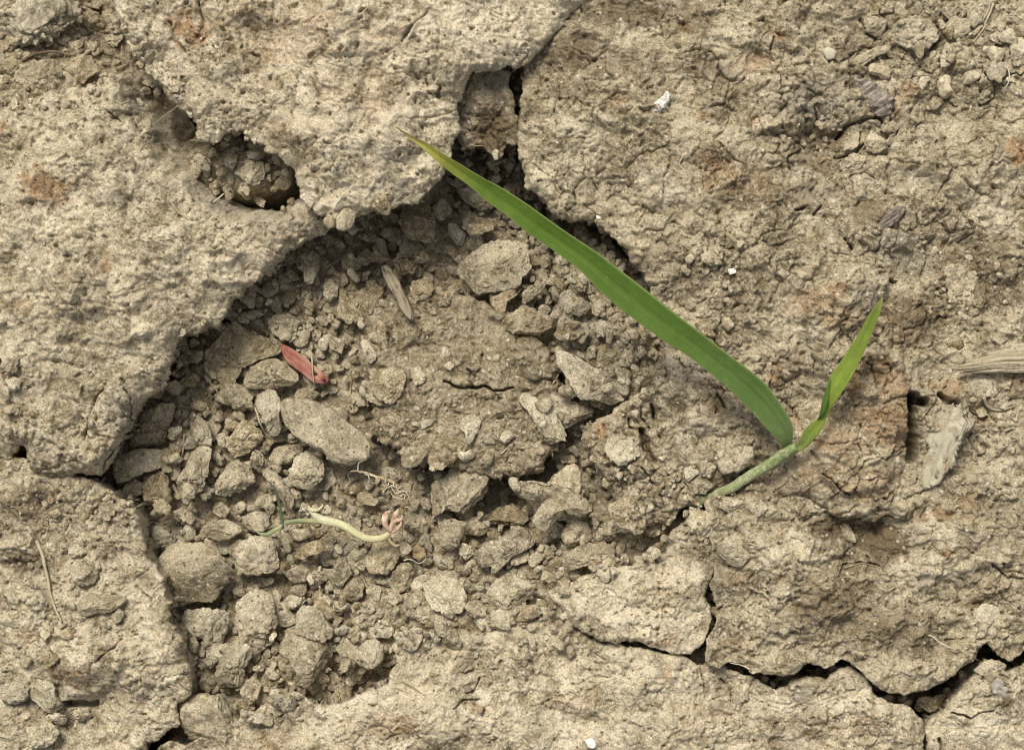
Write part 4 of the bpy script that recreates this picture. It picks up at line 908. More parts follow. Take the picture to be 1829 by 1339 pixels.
 ('H', [(930,620),(960,570),(1060,560),(1070,620),(1000,650),(950,650)], 'b', {}),
 ('H', [(640,890),(690,840),(730,890),(660,930)], 'p', dict(hk=.35)),
 ('H', [(930,710),(980,700),(1020,760),(960,785)], 'p', {}),
 ('H', [(1140,790),(1170,750),(1215,760),(1190,815)], 'p', {}),
 ('H', [(1210,800),(1240,780),(1270,820),(1230,850)], 'p', {}),
 ('H', [(1190,170),(1230,120),(1320,130),(1350,190),(1290,240),(1240,260),(1200,230)], 'c', {}),
 ('H', [(1400,340),(1430,300),(1475,330),(1460,370),(1410,375)], 'c', dict(lumpy=.5)),
 ('H', [(1360,170),(1430,140),(1480,190),(1440,240),(1380,220)], 'c', dict(lumpy=1.4)),
 ('H', [(1180,340),(1230,280),(1330,240),(1450,260),(1540,240),(1560,300),(1480,330),(1400,310),(1300,360),(1200,380)], 'c', dict(lumpy=1.3, sink=.35)),
 ('H', [(1030,100),(1120,0),(1180,-30),(1240,60),(1180,100),(1120,180),(1050,150)], 'c', {}),
 ('H', [(350,180),(390,80),(480,90),(500,140),(480,200),(400,220)], 'c', {}),
 ('H', [(180,130),(220,60),(250,90),(260,140),(210,150)], 'c', {}),
 ('H', [(780,130),(850,60),(930,30),(1020,110),(950,150),(850,200)], 'b', {}),
 ('H', [(1440,40),(1530,0),(1640,20),(1640,110),(1560,170),(1470,140)], 'b', dict(lumpy=1.4, sink=.4)),
 ('H', [(560,600),(590,590),(635,600),(610,635),(575,625)], 'p', {}),
 ('H', [(90,640),(130,620),(160,650),(120,670)], 'c', {}),
 ('H', [(0,560),(40,540),(70,580),(30,610)], 'c', {}),
 ('H', [(690,420),(740,405),(770,435),(720,450)], 'c', {}),
 # around the seedling's base
 ('J', [(210,1140),(270,1070),(390,1060),(400,1130),(350,1180),(240,1200)], 'c', dict(facets=6, name='the squarish crumb above the seedling stem')),
 ('J', [(90,1300),(70,1240),(120,1200),(190,1260),(150,1310)], 'c', {}),
 ('J', [(100,1140),(130,1130),(210,1150),(200,1220),(140,1210)], 'p', {}),
 ('J', [(10,1180),(80,1150),(120,1190),(60,1240)], 'p', {}),
 ('J', [(200,1080),(230,1055),(270,1080),(230,1110)], 'p', {}),
 ('J', [(90,400),(130,380),(220,440),(190,480),(110,450)], 'b', {}),
 ('J', [(230,380),(280,370),(300,420),(260,450),(235,420)], 'b', {}),
 ('J', [(170,390),(210,340),(230,380),(210,420)], 'c', {}),
 ('J', [(80,330),(150,290),(180,350),(150,380),(90,370)], 'c', {}),
 ('I', [(215,250),(300,190),(420,145),(435,200),(390,290),(340,360),(250,385),(220,320)], 'p', dict(hk=.4, sink=.35, lumpy=.8, name='the pale leaning plate below the seedling stem')),
 ('I', [(370,40),(440,10),(475,50),(460,80),(410,105),(385,80)], 'c', {}),
 ('I', [(20,140),(60,90),(95,120),(90,145),(50,150)], 'p', {}),
 ('I', [(200,40),(260,-10),(340,0),(360,50),(290,85)], 'c', {}),
 ('I', [(90,70),(130,50),(150,90),(110,110)], 'c', {}),
 ('P', [(1222,905),(1262,898),(1282,925),(1272,962),(1246,952),(1226,935)], 'c', dict(lift=175, lumpy=1.6)),
 # right-hand mass
 ('Z3', [(975,100),(1040,60),(1110,90),(1100,150),(1060,200),(1000,170)], 'c', {}),
 ('Z3', [(1110,200),(1180,110),(1280,90),(1380,140),(1380,200),(1300,270),(1200,250)], 'c', dict(lumpy=1.3, name='the round gritty crumb near the upper edge')),
 ('Z3', [(1390,130),(1450,90),(1540,110),(1540,190),(1460,200)], 'c', {}),
 ('Z3', [(1280,330),(1330,300),(1360,360),(1330,400),(1290,390)], 'c', {}),
 ('Z3', [(1370,340),(1420,230),(1480,270),(1440,340),(1400,360)], 'p', {}),
 ('Z3', [(800,210),(830,190),(850,215),(820,225)], 'b', {}),
 ('Z3', [(1020,375),(1060,350),(1090,380),(1060,410)], 'b', dict(lumpy=.4)),
 ('Z3', [(970,760),(1040,680),(1100,730),(1100,780),(1050,810),(990,800)], 'c', dict(name='the blocky crumb below the grey fibrous chunk')),
 ('Z3', [(880,740),(940,700),(960,760),(920,800),(885,790)], 'c', {}),
 ('Z3', [(850,860),(930,810),(1000,830),(960,890),(920,920),(860,890)], 'c', {}),
 ('Z3', [(1090,670),(1130,640),(1180,660),(1150,700),(1100,700)], 'c', {}),
 ('Z3', [(815,950),(840,930),(860,960),(830,970)], 'b', {}),
 ('Z3', [(1640,200),(1700,150),(1750,190),(1700,240)], 'c', {}),
 ('Z3', [(1750,200),(1829,190),(1850,330),(1770,350)], 'c', {}),
 ('Z3', [(1770,360),(1829,320),(1850,370),(1790,400)], 'b', {}),
 ('Z3', [(1630,370),(1660,330),(1720,330),(1745,380),(1700,420),(1650,420)], 'g', dict(lumpy=.5)),
 ('Z3', [(1580,510),(1640,500),(1650,540),(1600,550)], 'p', {}),
 ('Z3', [(1650,540),(1680,520),(1700,550),(1660,565)], 'p', {}),
 ('Z3', [(1290,10),(1340,0),(1360,45),(1310,60)], 'g', {}),
 ('Z3', [(1400,30),(1470,10),(1500,60),(1440,90)], 'c', {}),
 ('Z3', [(1690,90),(1740,70),(1760,120),(1710,140)], 'c', {}),
 ('Z3', [(1780,80),(1840,60),(1860,130),(1800,140)], 'c', {}),
 ('Z3', [(1040,50),(1090,10),(1160,10),(1150,60),(1080,75)], 'c', {}),
 ('Z3', [(870,350),(960,290),(1060,240),(1130,260),(1050,300),(930,385)], 'c', dict(sink=.4)),
 ('Z3', [(70,1190),(100,1140),(150,1170),(110,1220)], 'c', {}),
 ('J', [(110,60),(150,20),(240,50),(230,90),(160,110)], 'c', {}),
 ('J', [(40,60),(80,30),(110,60),(80,95),(45,90)], 'c', {}),
 ('J', [(520,140),(560,120),(600,150),(560,180)], 'c', {}),
 ('J', [(1130,170),(1170,145),(1215,165),(1180,190)], 'g', {}),
 ('J', [(1360,200),(1420,110),(1530,90),(1610,150),(1630,230),(1560,300),(1430,290)], 'c', dict(hk=.4, sink=.4, lumpy=1.35, name='the wide wrinkled mound near the straw')),
 ('J', [(1520,700),(1600,670),(1690,700),(1700,770),(1620,800),(1560,760)], 'c', dict(sink=.35)),
 ('J', [(1560,850),(1620,840),(1640,890),(1590,900)], 'b', {}),
 ('J', [(1570,1060),(1610,1040),(1630,1080),(1590,1100)], 'c', {}),
 ('J', [(1420,480),(1480,460),(1530,510),(1480,550),(1430,530)], 'b', {}),
 ('J', [(1640,470),(1700,450),(1750,490),(1700,520)], 'c', {}),
 # lower slabs
 ('I', [(880,960),(910,940),(945,965),(940,1000),(895,1010)], 'p', {}),
 ('I', [(905,1110),(930,1085),(950,1110),(940,1150),(910,1150)], 'p', {}),
 ('I', [(230,1210),(270,1150),(330,1150),(340,1190),(300,1250),(250,1260)], 'p', dict(hk=.25, sink=.4, name='the flat pale disc in the lower crust')),
 ('I', [(1560,600),(1620,560),(1690,580),(1710,640),(1650,715),(1580,690)], 'p', dict(hk=.25, sink=.4, lumpy=.5, name='the round pale scab on the tan slab')),
 ('I', [(1260,1050),(1350,1040),(1450,1030),(1420,1100),(1330,1130),(1270,1090)], 'b', dict(lift=150, hk=.5)),
 ('I', [(850,120),(880,110),(960,230),(930,240),(860,190)], 'c', dict(hk=.5)),
 ('I', [(90,800),(150,780),(160,850),(110,890),(75,860)], 'g', dict(lift=130)),
 ('I', [(150,480),(175,500),(180,560),(150,540)], 'c', dict(lift=140)),
 ('I', [(1560,920),(1620,860),(1700,850),(1740,900),(1640,950)], 'c', dict(hk=.4)),
]
for reg, pts, mt, kw in CR:
    crumb(reg, pts, mt, **kw)
print('crumbs', len(CRUMBS), time.time() - T0)

for line in ([(1262,1165),(1300,1190),(1350,1208),(1390,1220),(1430,1204),(1480,1206),(1515,1190),(1550,1215),(1590,1248),(1640,1262),(1680,1262),(1710,1225),(1745,1180),(1790,1185)], [(1272,990),(1270,1040),(1276,1090),(1262,1140)], [(1080,1150),(1140,1156),(1200,1172),(1240,1180)], [(928,140),(925,190),(920,250)], [(1650,1290),(1652,1330)]):
    for _ in range(int(9 * len(line))):
        k = ru.randint(len(line) - 1); t = ru.rand(); x = line[k][0] * (1 - t) + line[k + 1][0] * t + ru.normal() * 4; y = line[k][1] * (1 - t) + line[k + 1][1] * t + ru.normal() * 4
        r = ru.uniform(5, 13); add_grit(x, y, ru.uniform(-150, -45), r / 10, ru.randint(14), ru.choice(['c', 'b']), ru.rand() * 6.28, 1)
# --- scattered smaller crumbs
def inpoly(poly, x, y): return signed_dist(np.asarray(poly, float), np.asarray([x], float), np.asarray([y], float))[0] > 0
ZONES = [  # polygon or ellipse, count, r min, r max, allowed on top of placed crumbs
 ('poly', HOLLOW, 2600, 2.6, 14.0, .35),
 ('poly', [(340,640),(560,640),(660,850),(760,950),(760,1120),(690,1220),(430,1280),(300,1080),(200,850)], 1300, 3.0, 19.0, .35),
 ('poly', [(400,560),(500,450),(700,380),(790,420),(700,520),(640,640),(420,660)], 800, 3.0, 15.0, .2),
 ('poly', [(600,1040),(900,1000),(1010,1100),(900,1130),(700,1150),(600,1130)], 500, 3.0, 9.0, .3),
 ('poly', [(990,420),(1110,470),(1180,560),(1170,690),(1000,640),(990,520)], 420, 3.5, 12, .3),
 ('poly', [(800,280),(930,270),(980,380),(900,430),(790,370)], 200, 5, 13, .4),
 ('ell', (430,295,80,50), 160, 4, 12, .4), ('ell', (420,365,120,36), 150, 2.5, 8, .4), ('ell', (285,180,50,60), 120, 3, 10, .5), ('ell', (345,250,40,50), 160, 3, 9, .5),
 ('poly', [(1050,800),(1110,930),(1220,940),(1150,990),(990,1050),(950,960),(1060,930)], 350, 3, 11, .4),
 ('poly', [(0,60),(220,60),(280,160),(150,190),(0,200)], 260, 3, 13, .4),
 ('ell', (130,900,110,40), 240, 3, 10, .5), ('ell', (60,960,70,50), 70, 3, 8, .5), ('ell', (140,1080,90,70), 160, 3, 9, .5), ('ell', (60,1260,70,60), 80, 3, 9, .5),
 ('ell', (25,720,40,90), 80, 3, 10, .5), ('ell', (150,800,90,50), 60, 2.5, 6, .5),
 ('poly', [(1540,0),(1829,0),(1829,140),(1680,200),(1560,150)], 420, 3.5, 20, .4),
 ('ell', (1530,240,90,70), 130, 3, 11, .4), ('ell', (1270,450,60,50), 110, 3, 10, .4), ('ell', (1730,480,110,110), 170, 3, 10, .4), ('ell', (1450,230,90,40), 80, 3, 8, .4),
 ('ell', (1290,850,80,40), 120, 3, 10, .4), ('ell', (1270,920,60,50), 90, 3, 9, .4), ('ell', (1760,780,80,110), 120, 3, 10, .4), ('ell', (1290,560,50,60), 70, 3, 9, .4), ('ell', (1230,680,50,100), 90, 3, 8, .4),
 ('ell', (1150,880,60,80), 200, 3, 9, .5), ('ell', (1090,700,60,60), 120, 3, 9, .5),
 ('ell', (1000,1130,110,40), 120, 3, 9, .5), ('ell', (800,1170,130,40), 110, 2.5, 8, .5), ('ell', (640,1190,40,50), 50, 3, 10, .5),
 ('ell', (820,640,190,100), 60, 2.5, 7, .5), ('ell', (860,770,140,70), 170, 2.5, 8, .5),
 ('poly', [(0,0),(1829,0),(1829,1339),(0,1339)], 900, 1.6, 4.0, .8),
]
bigR = np.zeros_like(SUPPORT, bool)
for c in CRUMBS:
    jy0, jx0 = gidx(c['poly'][:, 0].min(), c['poly'][:, 1].min()); jy1, jx1 = gidx(c['poly'][:, 0].max(), c['poly'][:, 1].max())
    W = (slice(jy0, jy1 + 1), slice(jx0, jx1 + 1))
    if c['r'] > 9: bigR[W] |= signed_dist(c['poly'], X[W], Y[W]) > 2.5
SC = []
rs = np.random.RandomState(99)
for z in ZONES:
    if z[0] == 'poly':
        P = np.asarray(z[1], float); lo, hi = P.min(0), P.max(0)
    else:
        cx, cy, rx, ry = z[1]; lo, hi = np.array([cx - rx, cy - ry]), np.array([cx + rx, cy + ry])
    n, r0, r1, top = z[2:6]
    pts = lo + (hi - lo) * rs.rand(n, 2)
    if z[0] == 'poly': ok = signed_dist(P, pts[:, 0], pts[:, 1]) > 0
    else: ok = ((pts[:, 0] - cx) / rx) ** 2 + ((pts[:, 1] - cy) / ry) ** 2 < 1
    pts = pts[ok]
    u = rs.rand(len(pts)); a = 2.1
    rr = (r0 ** -a + u * (r1 ** -a - r0 ** -a)) ** (-1 / a)
    for (x, y), r in zip(pts, rr):
        jy, jx = gidx(x, y)
        if z[0] == 'poly' and rs.rand() < .75 and 650 < x < 990 and 540 < y < 720: continue
        if bigR[jy, jx] and (r > 5.0 or rs.rand() > top * 0.22): continue
        wl = SUPPORT[max(jy - 2, 0):jy + 3, max(jx - 2, 0):jx + 3]
        if r < 6 and wl.max() - wl.min() > 13: continue
        SC.append((x, y, r))
# place from the largest down; keep large ones from overlapping one another
SC.sort(key=lambda t: -t[2])
placed = []; cellmap = {}
for x, y, r in SC:
    k = (int(x // 30), int(y // 30)); bad = False
    for dx in (-1, 0, 1):
        for dy in (-1, 0, 1):
            for (x2, y2, r2) in cellmap.get((k[0] + dx, k[1] + dy), ()):
                if (x - x2) ** 2 + (y - y2) ** 2 < (0.82 * (r + r2)) ** 2: bad = True
    if bad: continue
    cellmap.setdefault(k, []).append((x, y, r)); placed.append((x, y, r))
print('scatter', len(placed))
T_MESH = {}
def tmesh(k, m):
    if (k, m) not in T_MESH:
        Q, F = TEMPL[k][0]
        V = Q * U; V[:, 2] -= V[:, 2].min()
        T_MESH[(k, m)] = mesh_from('soil_crumb', V, F, MATS[m])
    return T_MESH[(k, m)]
N_IND = 298 - len(CRUMBS)
seen = 0
for i, (x, y, r) in enumerate(placed):
    jy, jx = gidx(x, y); b = SUPPORT[jy, jx]
    k = rs.randint(14); m = rs.choice(['c', 'c', 'c', 'p', 'g', 'b'] if r > 5 else ['c', 'c', 'g', 'b']); ang = rs.rand() * 6.28; s = r / 10.0
    inview = 6 < x < 1823 and 6 < y < 1333
    if seen < N_IND and inview:
        seen += 1
        hz = 6.0 * s
        w = at(np.array([x]), np.array([y]), b + hz)[0]
        o = obj('soil_crumb', tmesh(k, m), None, Vector((w[0], w[1], (b - 1.6 * s) * U)))
        o.rotation_euler = (0, 0, ang); o.scale = (s, s, s)
        CRUMBS.append(dict(x=x, y=y, r=r, o=o, mat=m, name=None, label=None, el=1.2, poly=None, cat='soil crumb'))
        W = (slice(max(jy - int(r / 2), 0), jy + int(r / 2) + 1), slice(max(jx - int(r / 2), 0), jx + int(r / 2) + 1))
        d = np.hypot(X[W] - x, Y[W] - y); S = SUPPORT[W]; S[d < r] = np.maximum(S[d < r], (b + 8 * s * np.sqrt(np.clip(1 - (d[d < r] / r) ** 2, 0, 1))))
    else:
        add_grit(x, y, b + 3.0 * s, s, k, m, ang, 0 if r > 9 else 1)
        if r > 5: dome(x, y, r, b, 7 * s)
GL = {'c': 'tan soil grit lying between the loose crumbs', 'p': 'pale soil grit lying between the loose crumbs', 'g': 'grey soil grit lying between the loose crumbs', 'b': 'brown soil grit lying between the loose crumbs'}
for m, g in grit.items():
    me = mesh_from('soil_grit', np.concatenate(g[0]), np.concatenate(g[1]), MATS[m], False)
    tag(obj('soil_grit', me), GL[m], 'grit', None, 'stuff')
print('grit', time.time() - T0)

# ---------------------------------------------------------------- plant pieces
def crom(P, n):
    """Catmull-Rom resampling of rows P to n rows (arc-length spaced)"""
    P = np.asarray(P, float)
    Q = np.vstack([2 * P[0] - P[1], P, 2 * P[-1] - P[-2]])
    out = []
    for i in range(1, len(Q) - 2):
        for t in np.linspace(0, 1, 12, endpoint=False):
            a, b, c, d = Q[i - 1], Q[i], Q[i + 1], Q[i + 2]
            out.append(0.5 * (2 * b + (c - a) * t + (2 * a - 5 * b + 4 * c - d) * t * t + (3 * b - a - 3 * c + d) * t ** 3))
    out.append(P[-1]); out = np.array(out)
    s = np.r_[0, np.cumsum(np.linalg.norm(np.diff(out[:, :2], axis=0), axis=1))]
    u = np.linspace(0, s[-1], n)
    return np.stack([np.interp(u, s, out[:, k]) for k in range(P.shape[1])], -1)

def tube_mesh(name, rows, mat, sides=8, n=None, flat=1.0, wob=0.0, seed=0):
    """rows: px, py, z, radius (layout units)"""
    R = crom(rows, n or max(8, len(rows) * 5))
    W = at(R[:, 0], R[:, 1], R[:, 2]) / U
    if wob:
        q = np.random.RandomState(seed); off = q.rand() * 50
        k = np.arange(len(W)) * 0.5
        W[:, 0] += wob * perlin2(k * .6 + off, k * 0, 7); W[:, 1] += wob * perlin2(k * .6 + off, k * 0 + 9, 8)
    T = np.gradient(W, axis=0); T /= np.linalg.norm(T, axis=1, keepdims=True) + 1e-9
    up = np.array([0, 0, 1.0]); S = np.cross(T, up); S /= np.linalg.norm(S, axis=1, keepdims=True) + 1e-9; B = np.cross(S, T)
    a = np.linspace(0, 2 * np.pi, sides, endpoint=False)
    r = R[:, 3][:, None, None]
    V = W[:, None, :] + r * (np.cos(a)[None, :, None] * S[:, None, :] + flat * np.sin(a)[None, :, None] * B[:, None, :])
    n_ = len(W); V = V.reshape(-1, 3)
    i = np.arange(n_ - 1)[:, None] * sides; j = np.arange(sides)[None, :]; j2 = (j + 1) % sides
    F = np.stack([i + j, i + j2, i + sides + j2, i + sides + j], -1).reshape(-1, 4)
    V = np.vstack([V, W[0], W[-1]]); c0, c1 = len(V) - 2, len(V) - 1
    k = np.arange(sides); k2 = (k + 1) % sides
    F = np.vstack([F, np.stack([k2, k, np.full(sides, c0), np.full(sides, c0)], -1)[:, :4], np.stack([(n_ - 1) * sides + k, (n_ - 1) * sides + k2, np.full(sides, c1), np.full(sides, c1)], -1)])
    at_ = np.zeros((len(V), 4), np.float32); u = np.repeat(np.linspace(0, 1, n_), sides)
    at_[:len(u), 0] = u; at_[-1, 0] = 1; at_[:len(u), 1] = np.tile(np.abs(np.linspace(-1, 1, sides)), n_); at_[:, 3] = 1
    # fan triangles given as degenerate quads are split into real triangles
    quads = F[:-2 * sides]; tris = F[-2 * sides:, :3]
    Ft = np.vstack([quads[:, [0, 1, 2]], quads[:, [0, 2, 3]], tris])
    return V * U, Ft, at_

def ribbon_mesh(rows, n=110, m=9, arch=3.0, thick=1.6, keel=1.2):
    """rows: lx, ly, lz, rx, ry, rz -> blade with two faces; arch lifts the margins"""
    R = crom(rows, n)
    A = at(R[:, 0], R[:, 1], R[:, 2]) / U; B = at(R[:, 3], R[:, 4], R[:, 5]) / U
    t = np.linspace(0, 1, m)[None, :, None]
    V = A[:, None, :] * (1 - t) + B[:, None, :] * t
    w = np.linalg.norm(B - A, axis=1)
    prof = arch * ((2 * t[0, :, 0] - 1) ** 2)[None, :] * np.clip(w / 40, 0, 1)[:, None] - keel * np.exp(-((t[0, :, 0] - .5) / .06) ** 2)[None, :] * np.clip(w / 30, 0, 1)[:, None]
    V[..., 2] += prof
    Lw = V.copy(); Lw[..., 2] -= thick * (0.35 + 0.65 * np.sin(np.pi * t[0, :, 0]))[None, :]
    ids = np.arange(n * m).reshape(n, m); N0 = n * m
    q = np.stack([ids[:-1, :-1], ids[:-1, 1:], ids[1:, 1:], ids[1:, :-1]], -1).reshape(-1, 4)
    F = [q, q[:, ::-1] + N0]
    for e in (0, m - 1):
        s = np.stack([ids[:-1, e], ids[1:, e], ids[1:, e] + N0, ids[:-1, e] + N0], -1)
        F.append(s if e == 0 else s[:, ::-1])
    for e in (0, n - 1):
        s = np.stack([ids[e, :-1], ids[e, 1:], ids[e, 1:] + N0, ids[e, :-1] + N0], -1)
        F.append(s[:, ::-1] if e == 0 else s)
    at_ = np.zeros((2 * N0, 4), np.float32)
    u = np.repeat(np.linspace(0, 1, n), m); v = np.tile(t[0, :, 0], n)
    at_[:, 0] = np.r_[u, u]; at_[:, 1] = np.r_[v, v]; at_[:, 3] = 1
    return np.vstack([V.reshape(-1, 3), Lw.reshape(-1, 3)]) * U, np.vstack(F), at_

def leaf_material(name, stops, edge, rough=0.45, vein=0.25, transl=0.25, dust=0.72):
    m, nt = newmat(name); g = N(nt)
    a = g.n('ShaderNodeAttribute', attribute_name='tone'); s = g.n('ShaderNodeSeparateColor'); g.l(a.outputs['Color'], s.inputs[0])
    co = g.n('ShaderNodeTexCoord').outputs['Object']
    u = g.math('ADD', s.outputs[0], g.math('MULTIPLY', g.math('SUBTRACT', g.noise(co, 250, 4), 0.5), 0.05))
    col = g.ramp(u, stops)
    cv = g.n('ShaderNodeCombineXYZ'); g.l(g.math('MULTIPLY', s.outputs[1], 26.0), cv.inputs[0]); g.l(g.math('MULTIPLY', s.outputs[0], 3.0), cv.inputs[1])
    vn = g.noise(cv.outputs[0], 1.0, 3, 0.6)
    col = g.mix(1.0, col, g.ramp(vn, [(0.3, (1 - vein,) * 3), (0.5, (1,) * 3), (0.7, (1 + vein,) * 3)]), 'MULTIPLY')
    blot = g.noise(co, 700, 4, 0.6)
    col = g.mix(1.0, col, g.ramp(blot, [(0.3, (.88,) * 3), (0.7, (1.12,) * 3)]), 'MULTIPLY')
    e = g.math('ABSOLUTE', g.math('SUBTRACT', s.outputs[1], 0.5))
    col = g.mix(g.rng(e, 0.43, 0.5, 0, 0.75), col, edge)
    dn = g.noise(co, 1300, 5, 0.7)
    col = g.mix(g.rng(dn, dust - .07, dust + .03, 0, .8), col, (.46, .40, .27))
    b = g.n('ShaderNodeBsdfPrincipled'); b.inputs['Roughness'].default_value = rough; b.inputs['Specular IOR Level'].default_value = 0.25
    g.l(col, b.inputs['Base Color'])
    bu = g.n('ShaderNodeBump'); bu.inputs['Strength'].default_value = 0.35; bu.inputs['Distance'].default_value = 1e-4; g.l(vn, bu.inputs['Height']); g.l(bu.outputs[0], b.inputs['Normal'])
    t = g.n('ShaderNodeBsdfTranslucent'); g.l(g.mix(1.0, col, (1.3, 1.25, 0.6), 'MULTIPLY'), t.inputs[0])
    mx = g.n('ShaderNodeMixShader'); mx.inputs[0].default_value = transl; g.l(b.outputs[0], mx.inputs[1]); g.l(t.outputs[0], mx.inputs[2])
    o = g.n('ShaderNodeOutputMaterial'); g.l(mx.outputs[0], o.inputs[0])
    return m

M_LEAF = leaf_material('grass_blade', [(0.0, (.165, .215, .08)), (0.06, (.105, .168, .048)), (0.3, (.09, .158, .028)), (0.6, (.088, .155, .020)), (0.8, (.105, .17, .021)), (0.87, (.18, .21, .03)), (0.92, (.36, .34, .07)), (1.0, (.66, .58, .24))], (.25, .29, .11), vein=.15, transl=.12, rough=.5, dust=.715)
M_LEAF2 = leaf_material('young_blade', [(0.0, (.19, .25, .08)), (0.2, (.225, .29, .05)), (0.6, (.175, .24, .034)), (0.93, (.15, .21, .034)), (1.0, (.27, .25, .08))], (.26, .31, .10), vein=.25, transl=.15, rough=.5)
M_FOLD = leaf_material('folded_blade', [(0, (.05, .11, .02)), (1, (.09, .17, .03))], (.07, .14, .03), vein=.2, transl=.1)
M_STEM = leaf_material('green_sheath', [(0.0, (.17, .16, .065)), (0.15, (.22, .24, .105)), (0.45, (.25, .29, .145)), (0.8, (.19, .25, .095)), (1.0, (.17, .24, .08))], (.27, .30, .16), vein=.4, transl=.05, rough=.65, dust=.57)

def plant_part(name, geo, mat, parent, origin):
    V, F, T = geo
    me = mesh_from(name, V - np.array(origin), F, mat, True, T)
    return obj(name, me, parent)

def empty(name, px, py, z):
    e = bpy.data.objects.new(name, None); C.objects.link(e); w = at(np.array([float(px)]), np.array([float(py)]), float(z))[0]
    e.location = Vector(w); e.empty_display_size = 0.005
    return e, w

sup = lambda px, py: float(SUPPORT[gidx(px, py)])

# --- the green seedling
SEED, so = empty('grass_seedling', 1250, 899, sup(1250, 899) - 8)
tag(SEED, 'bright green grass seedling with one long blade and one short twisted blade', 'seedling')
geo = tube_mesh('stem', [(1236,901,sup(1240,900)-18,6),(1252,895,sup(1255,895)+1,7),(1284,880,10,8.4),(1307,871,22,9),(1340,849,38,9.2),(1368,833,52,9.4),(1400,810,66,10),(1422,797,74,8)], M_STEM, 14, 60, .8, 1.2)
plant_part('stem', geo, M_STEM, SEED, so)
lz = lambda u: 66 + 190 * np.sin(np.clip(u, 0, 1) * 1.45) ** 0.9
LE = [((1399,803),(1415,796)),((1395,794),(1417,778)),((1377,776),(1412,748)),((1341,737),(1377,694)),((1308,704),(1345,664)),((1269,668),(1299,628)),((1220,633),(1255,597)),((1176,603),(1210,560)),((1119,562),(1158,520)),((1075,525),(1110,483)),((1034,486),(1064,447)),((977,442),(1011,412)),((943,417),(970,383)),((908,391),(935,358)),((865,357),(892,334)),((839,336),(865,318)),((805,309),(828,297)),((782,290),(800,280)),((750,263),(766,258)),((724,242),(737,244)),((705,226),(707,226))]
rows = []
for k, (l, r) in enumerate(LE):
    u = k / (len(LE) - 1); z = lz(u)
    l, r = np.array(l, float), np.array(r, float); mid_ = (l + r) / 2; l, r = mid_ + .94 * (l - mid_), mid_ + .94 * (r - mid_)
    jt = np.random.RandomState(k).uniform(-1.3, 1.3, 4) * min(1, 4 * u * (1 - u) + .2)
    rows.append((l[0] + jt[0], l[1] + jt[1], z - 4, r[0] + jt[2], r[1] + jt[3], z + 4))
plant_part('leaf', ribbon_mesh(rows, 150, 13, 5.0, 2.2, 2.0), M_LEAF, SEED, so)
LE2 = [((1402,800),(1414,813),68,68),((1426,788),(1440,799),80,76),((1437,766),(1453,785),92,86),((1458,748),(1468,766),102,98),((1467,738),(1479,740),108,104),((1472,708),(1496,712),112,124),((1483,672),(1515,684),120,138),((1509,634),(1531,655),136,146),((1532,598),(1547,620),150,156),((1552,562),(1563,582),164,166),((1568,540),(1575,549),174,174),((1575,531),(1577,532),178,178)]
rows = [(l[0], l[1], a, r[0], r[1], b) for l, r, a, b in LE2]
plant_part('leaf', ribbon_mesh(rows, 90, 9, 3.0, 2.0, 1.5), M_LEAF2, SEED, so)['label'] = 'short young blade twisted near its base'
fold = [(1460,750,104,1465,748,106),(1464,738,112,1472,738,118),(1469,715,116,1479,716,127),(1475,697,120,1480,698,126),(1482,676,124,1484,676,125)]
plant_part('leaf_fold', ribbon_mesh(fold, 24, 5, 0, 1.2, 0), M_FOLD, SEED, so)
M_HAIR = simple_mat('pale_hair', [(0.3, (.45, .40, .28)), (0.7, (.66, .62, .5))])
for (x0, y0, x1, y1) in ((1396,798,1383,786),(1410,792,1418,786),(1404,790,1400,782)):
    plant_part('hair', tube_mesh('hair', [(x0, y0, 72, 1.1), ((x0 + x1) / 2 + 2, (y0 + y1) / 2, 80, .9), (x1, y1, 84, .5)], M_HAIR, 5, 8), M_HAIR, SEED, so)
M_ROOT = simple_mat('dry_root', [(0.3, (.22, .15, .08)), (0.7, (.45, .36, .22))])
for pts in ([(1243,899),(1236,885),(1224,868),(1216,862)], [(1244,901),(1234,894),(1230,880)]):
    plant_part('root', tube_mesh('root', [(x, y, sup(x, y) + 3, 1.6 - .3 * i) for i, (x, y) in enumerate(pts)], M_ROOT, 6, 14, wob=1.0), M_ROOT, SEED, so)

# --- the uprooted pale sprout
def S(*p): return rg('S', [p])[0]
M_SHOOT = leaf_material('blanched_shoot', [(0.0, (.55, .46, .30)), (0.15, (.66, .63, .38)), (0.6, (.63, .62, .37)), (0.85, (.70, .68, .48)), (1, (.74, .70, .55))], (.72, .70, .52), vein=.2, transl=.2, rough=.55, dust=.63)
M_SPRG = leaf_material('sprout_green', [(0, (.46, .45, .23)), (0.35, (.36, .38, .19)), (0.7, (.23, .27, .13)), (1, (.33, .34, .2))], (.33, .35, .19), vein=.3, dust=.58)
M_SPRD = leaf_material('sprout_dark', [(0, (.12, .17, .09)), (0.6, (.07, .10, .055)), (1, (.10, .12, .07))], (.13, .17, .1), vein=.2)
M_SEEDC = simple_mat('seed_coat', [(0.3, (.24, .14, .085)), (0.5, (.50, .35, .25)), (0.7, (.70, .57, .45))], 900, bstr=.8)
spz = -74.0
SPR, po = empty('uprooted_sprout', *S(1000, 600), spz - 12)
tag(SPR, 'uprooted pale yellow sprout with thin green leaves and a pinkish seed at its root', 'sprout')
def prow(L, z, dz=None): return [(*S(a, b), z + (dz[i] if dz else 0), r / 5.38) for i, (a, b, r) in enumerate(L)]
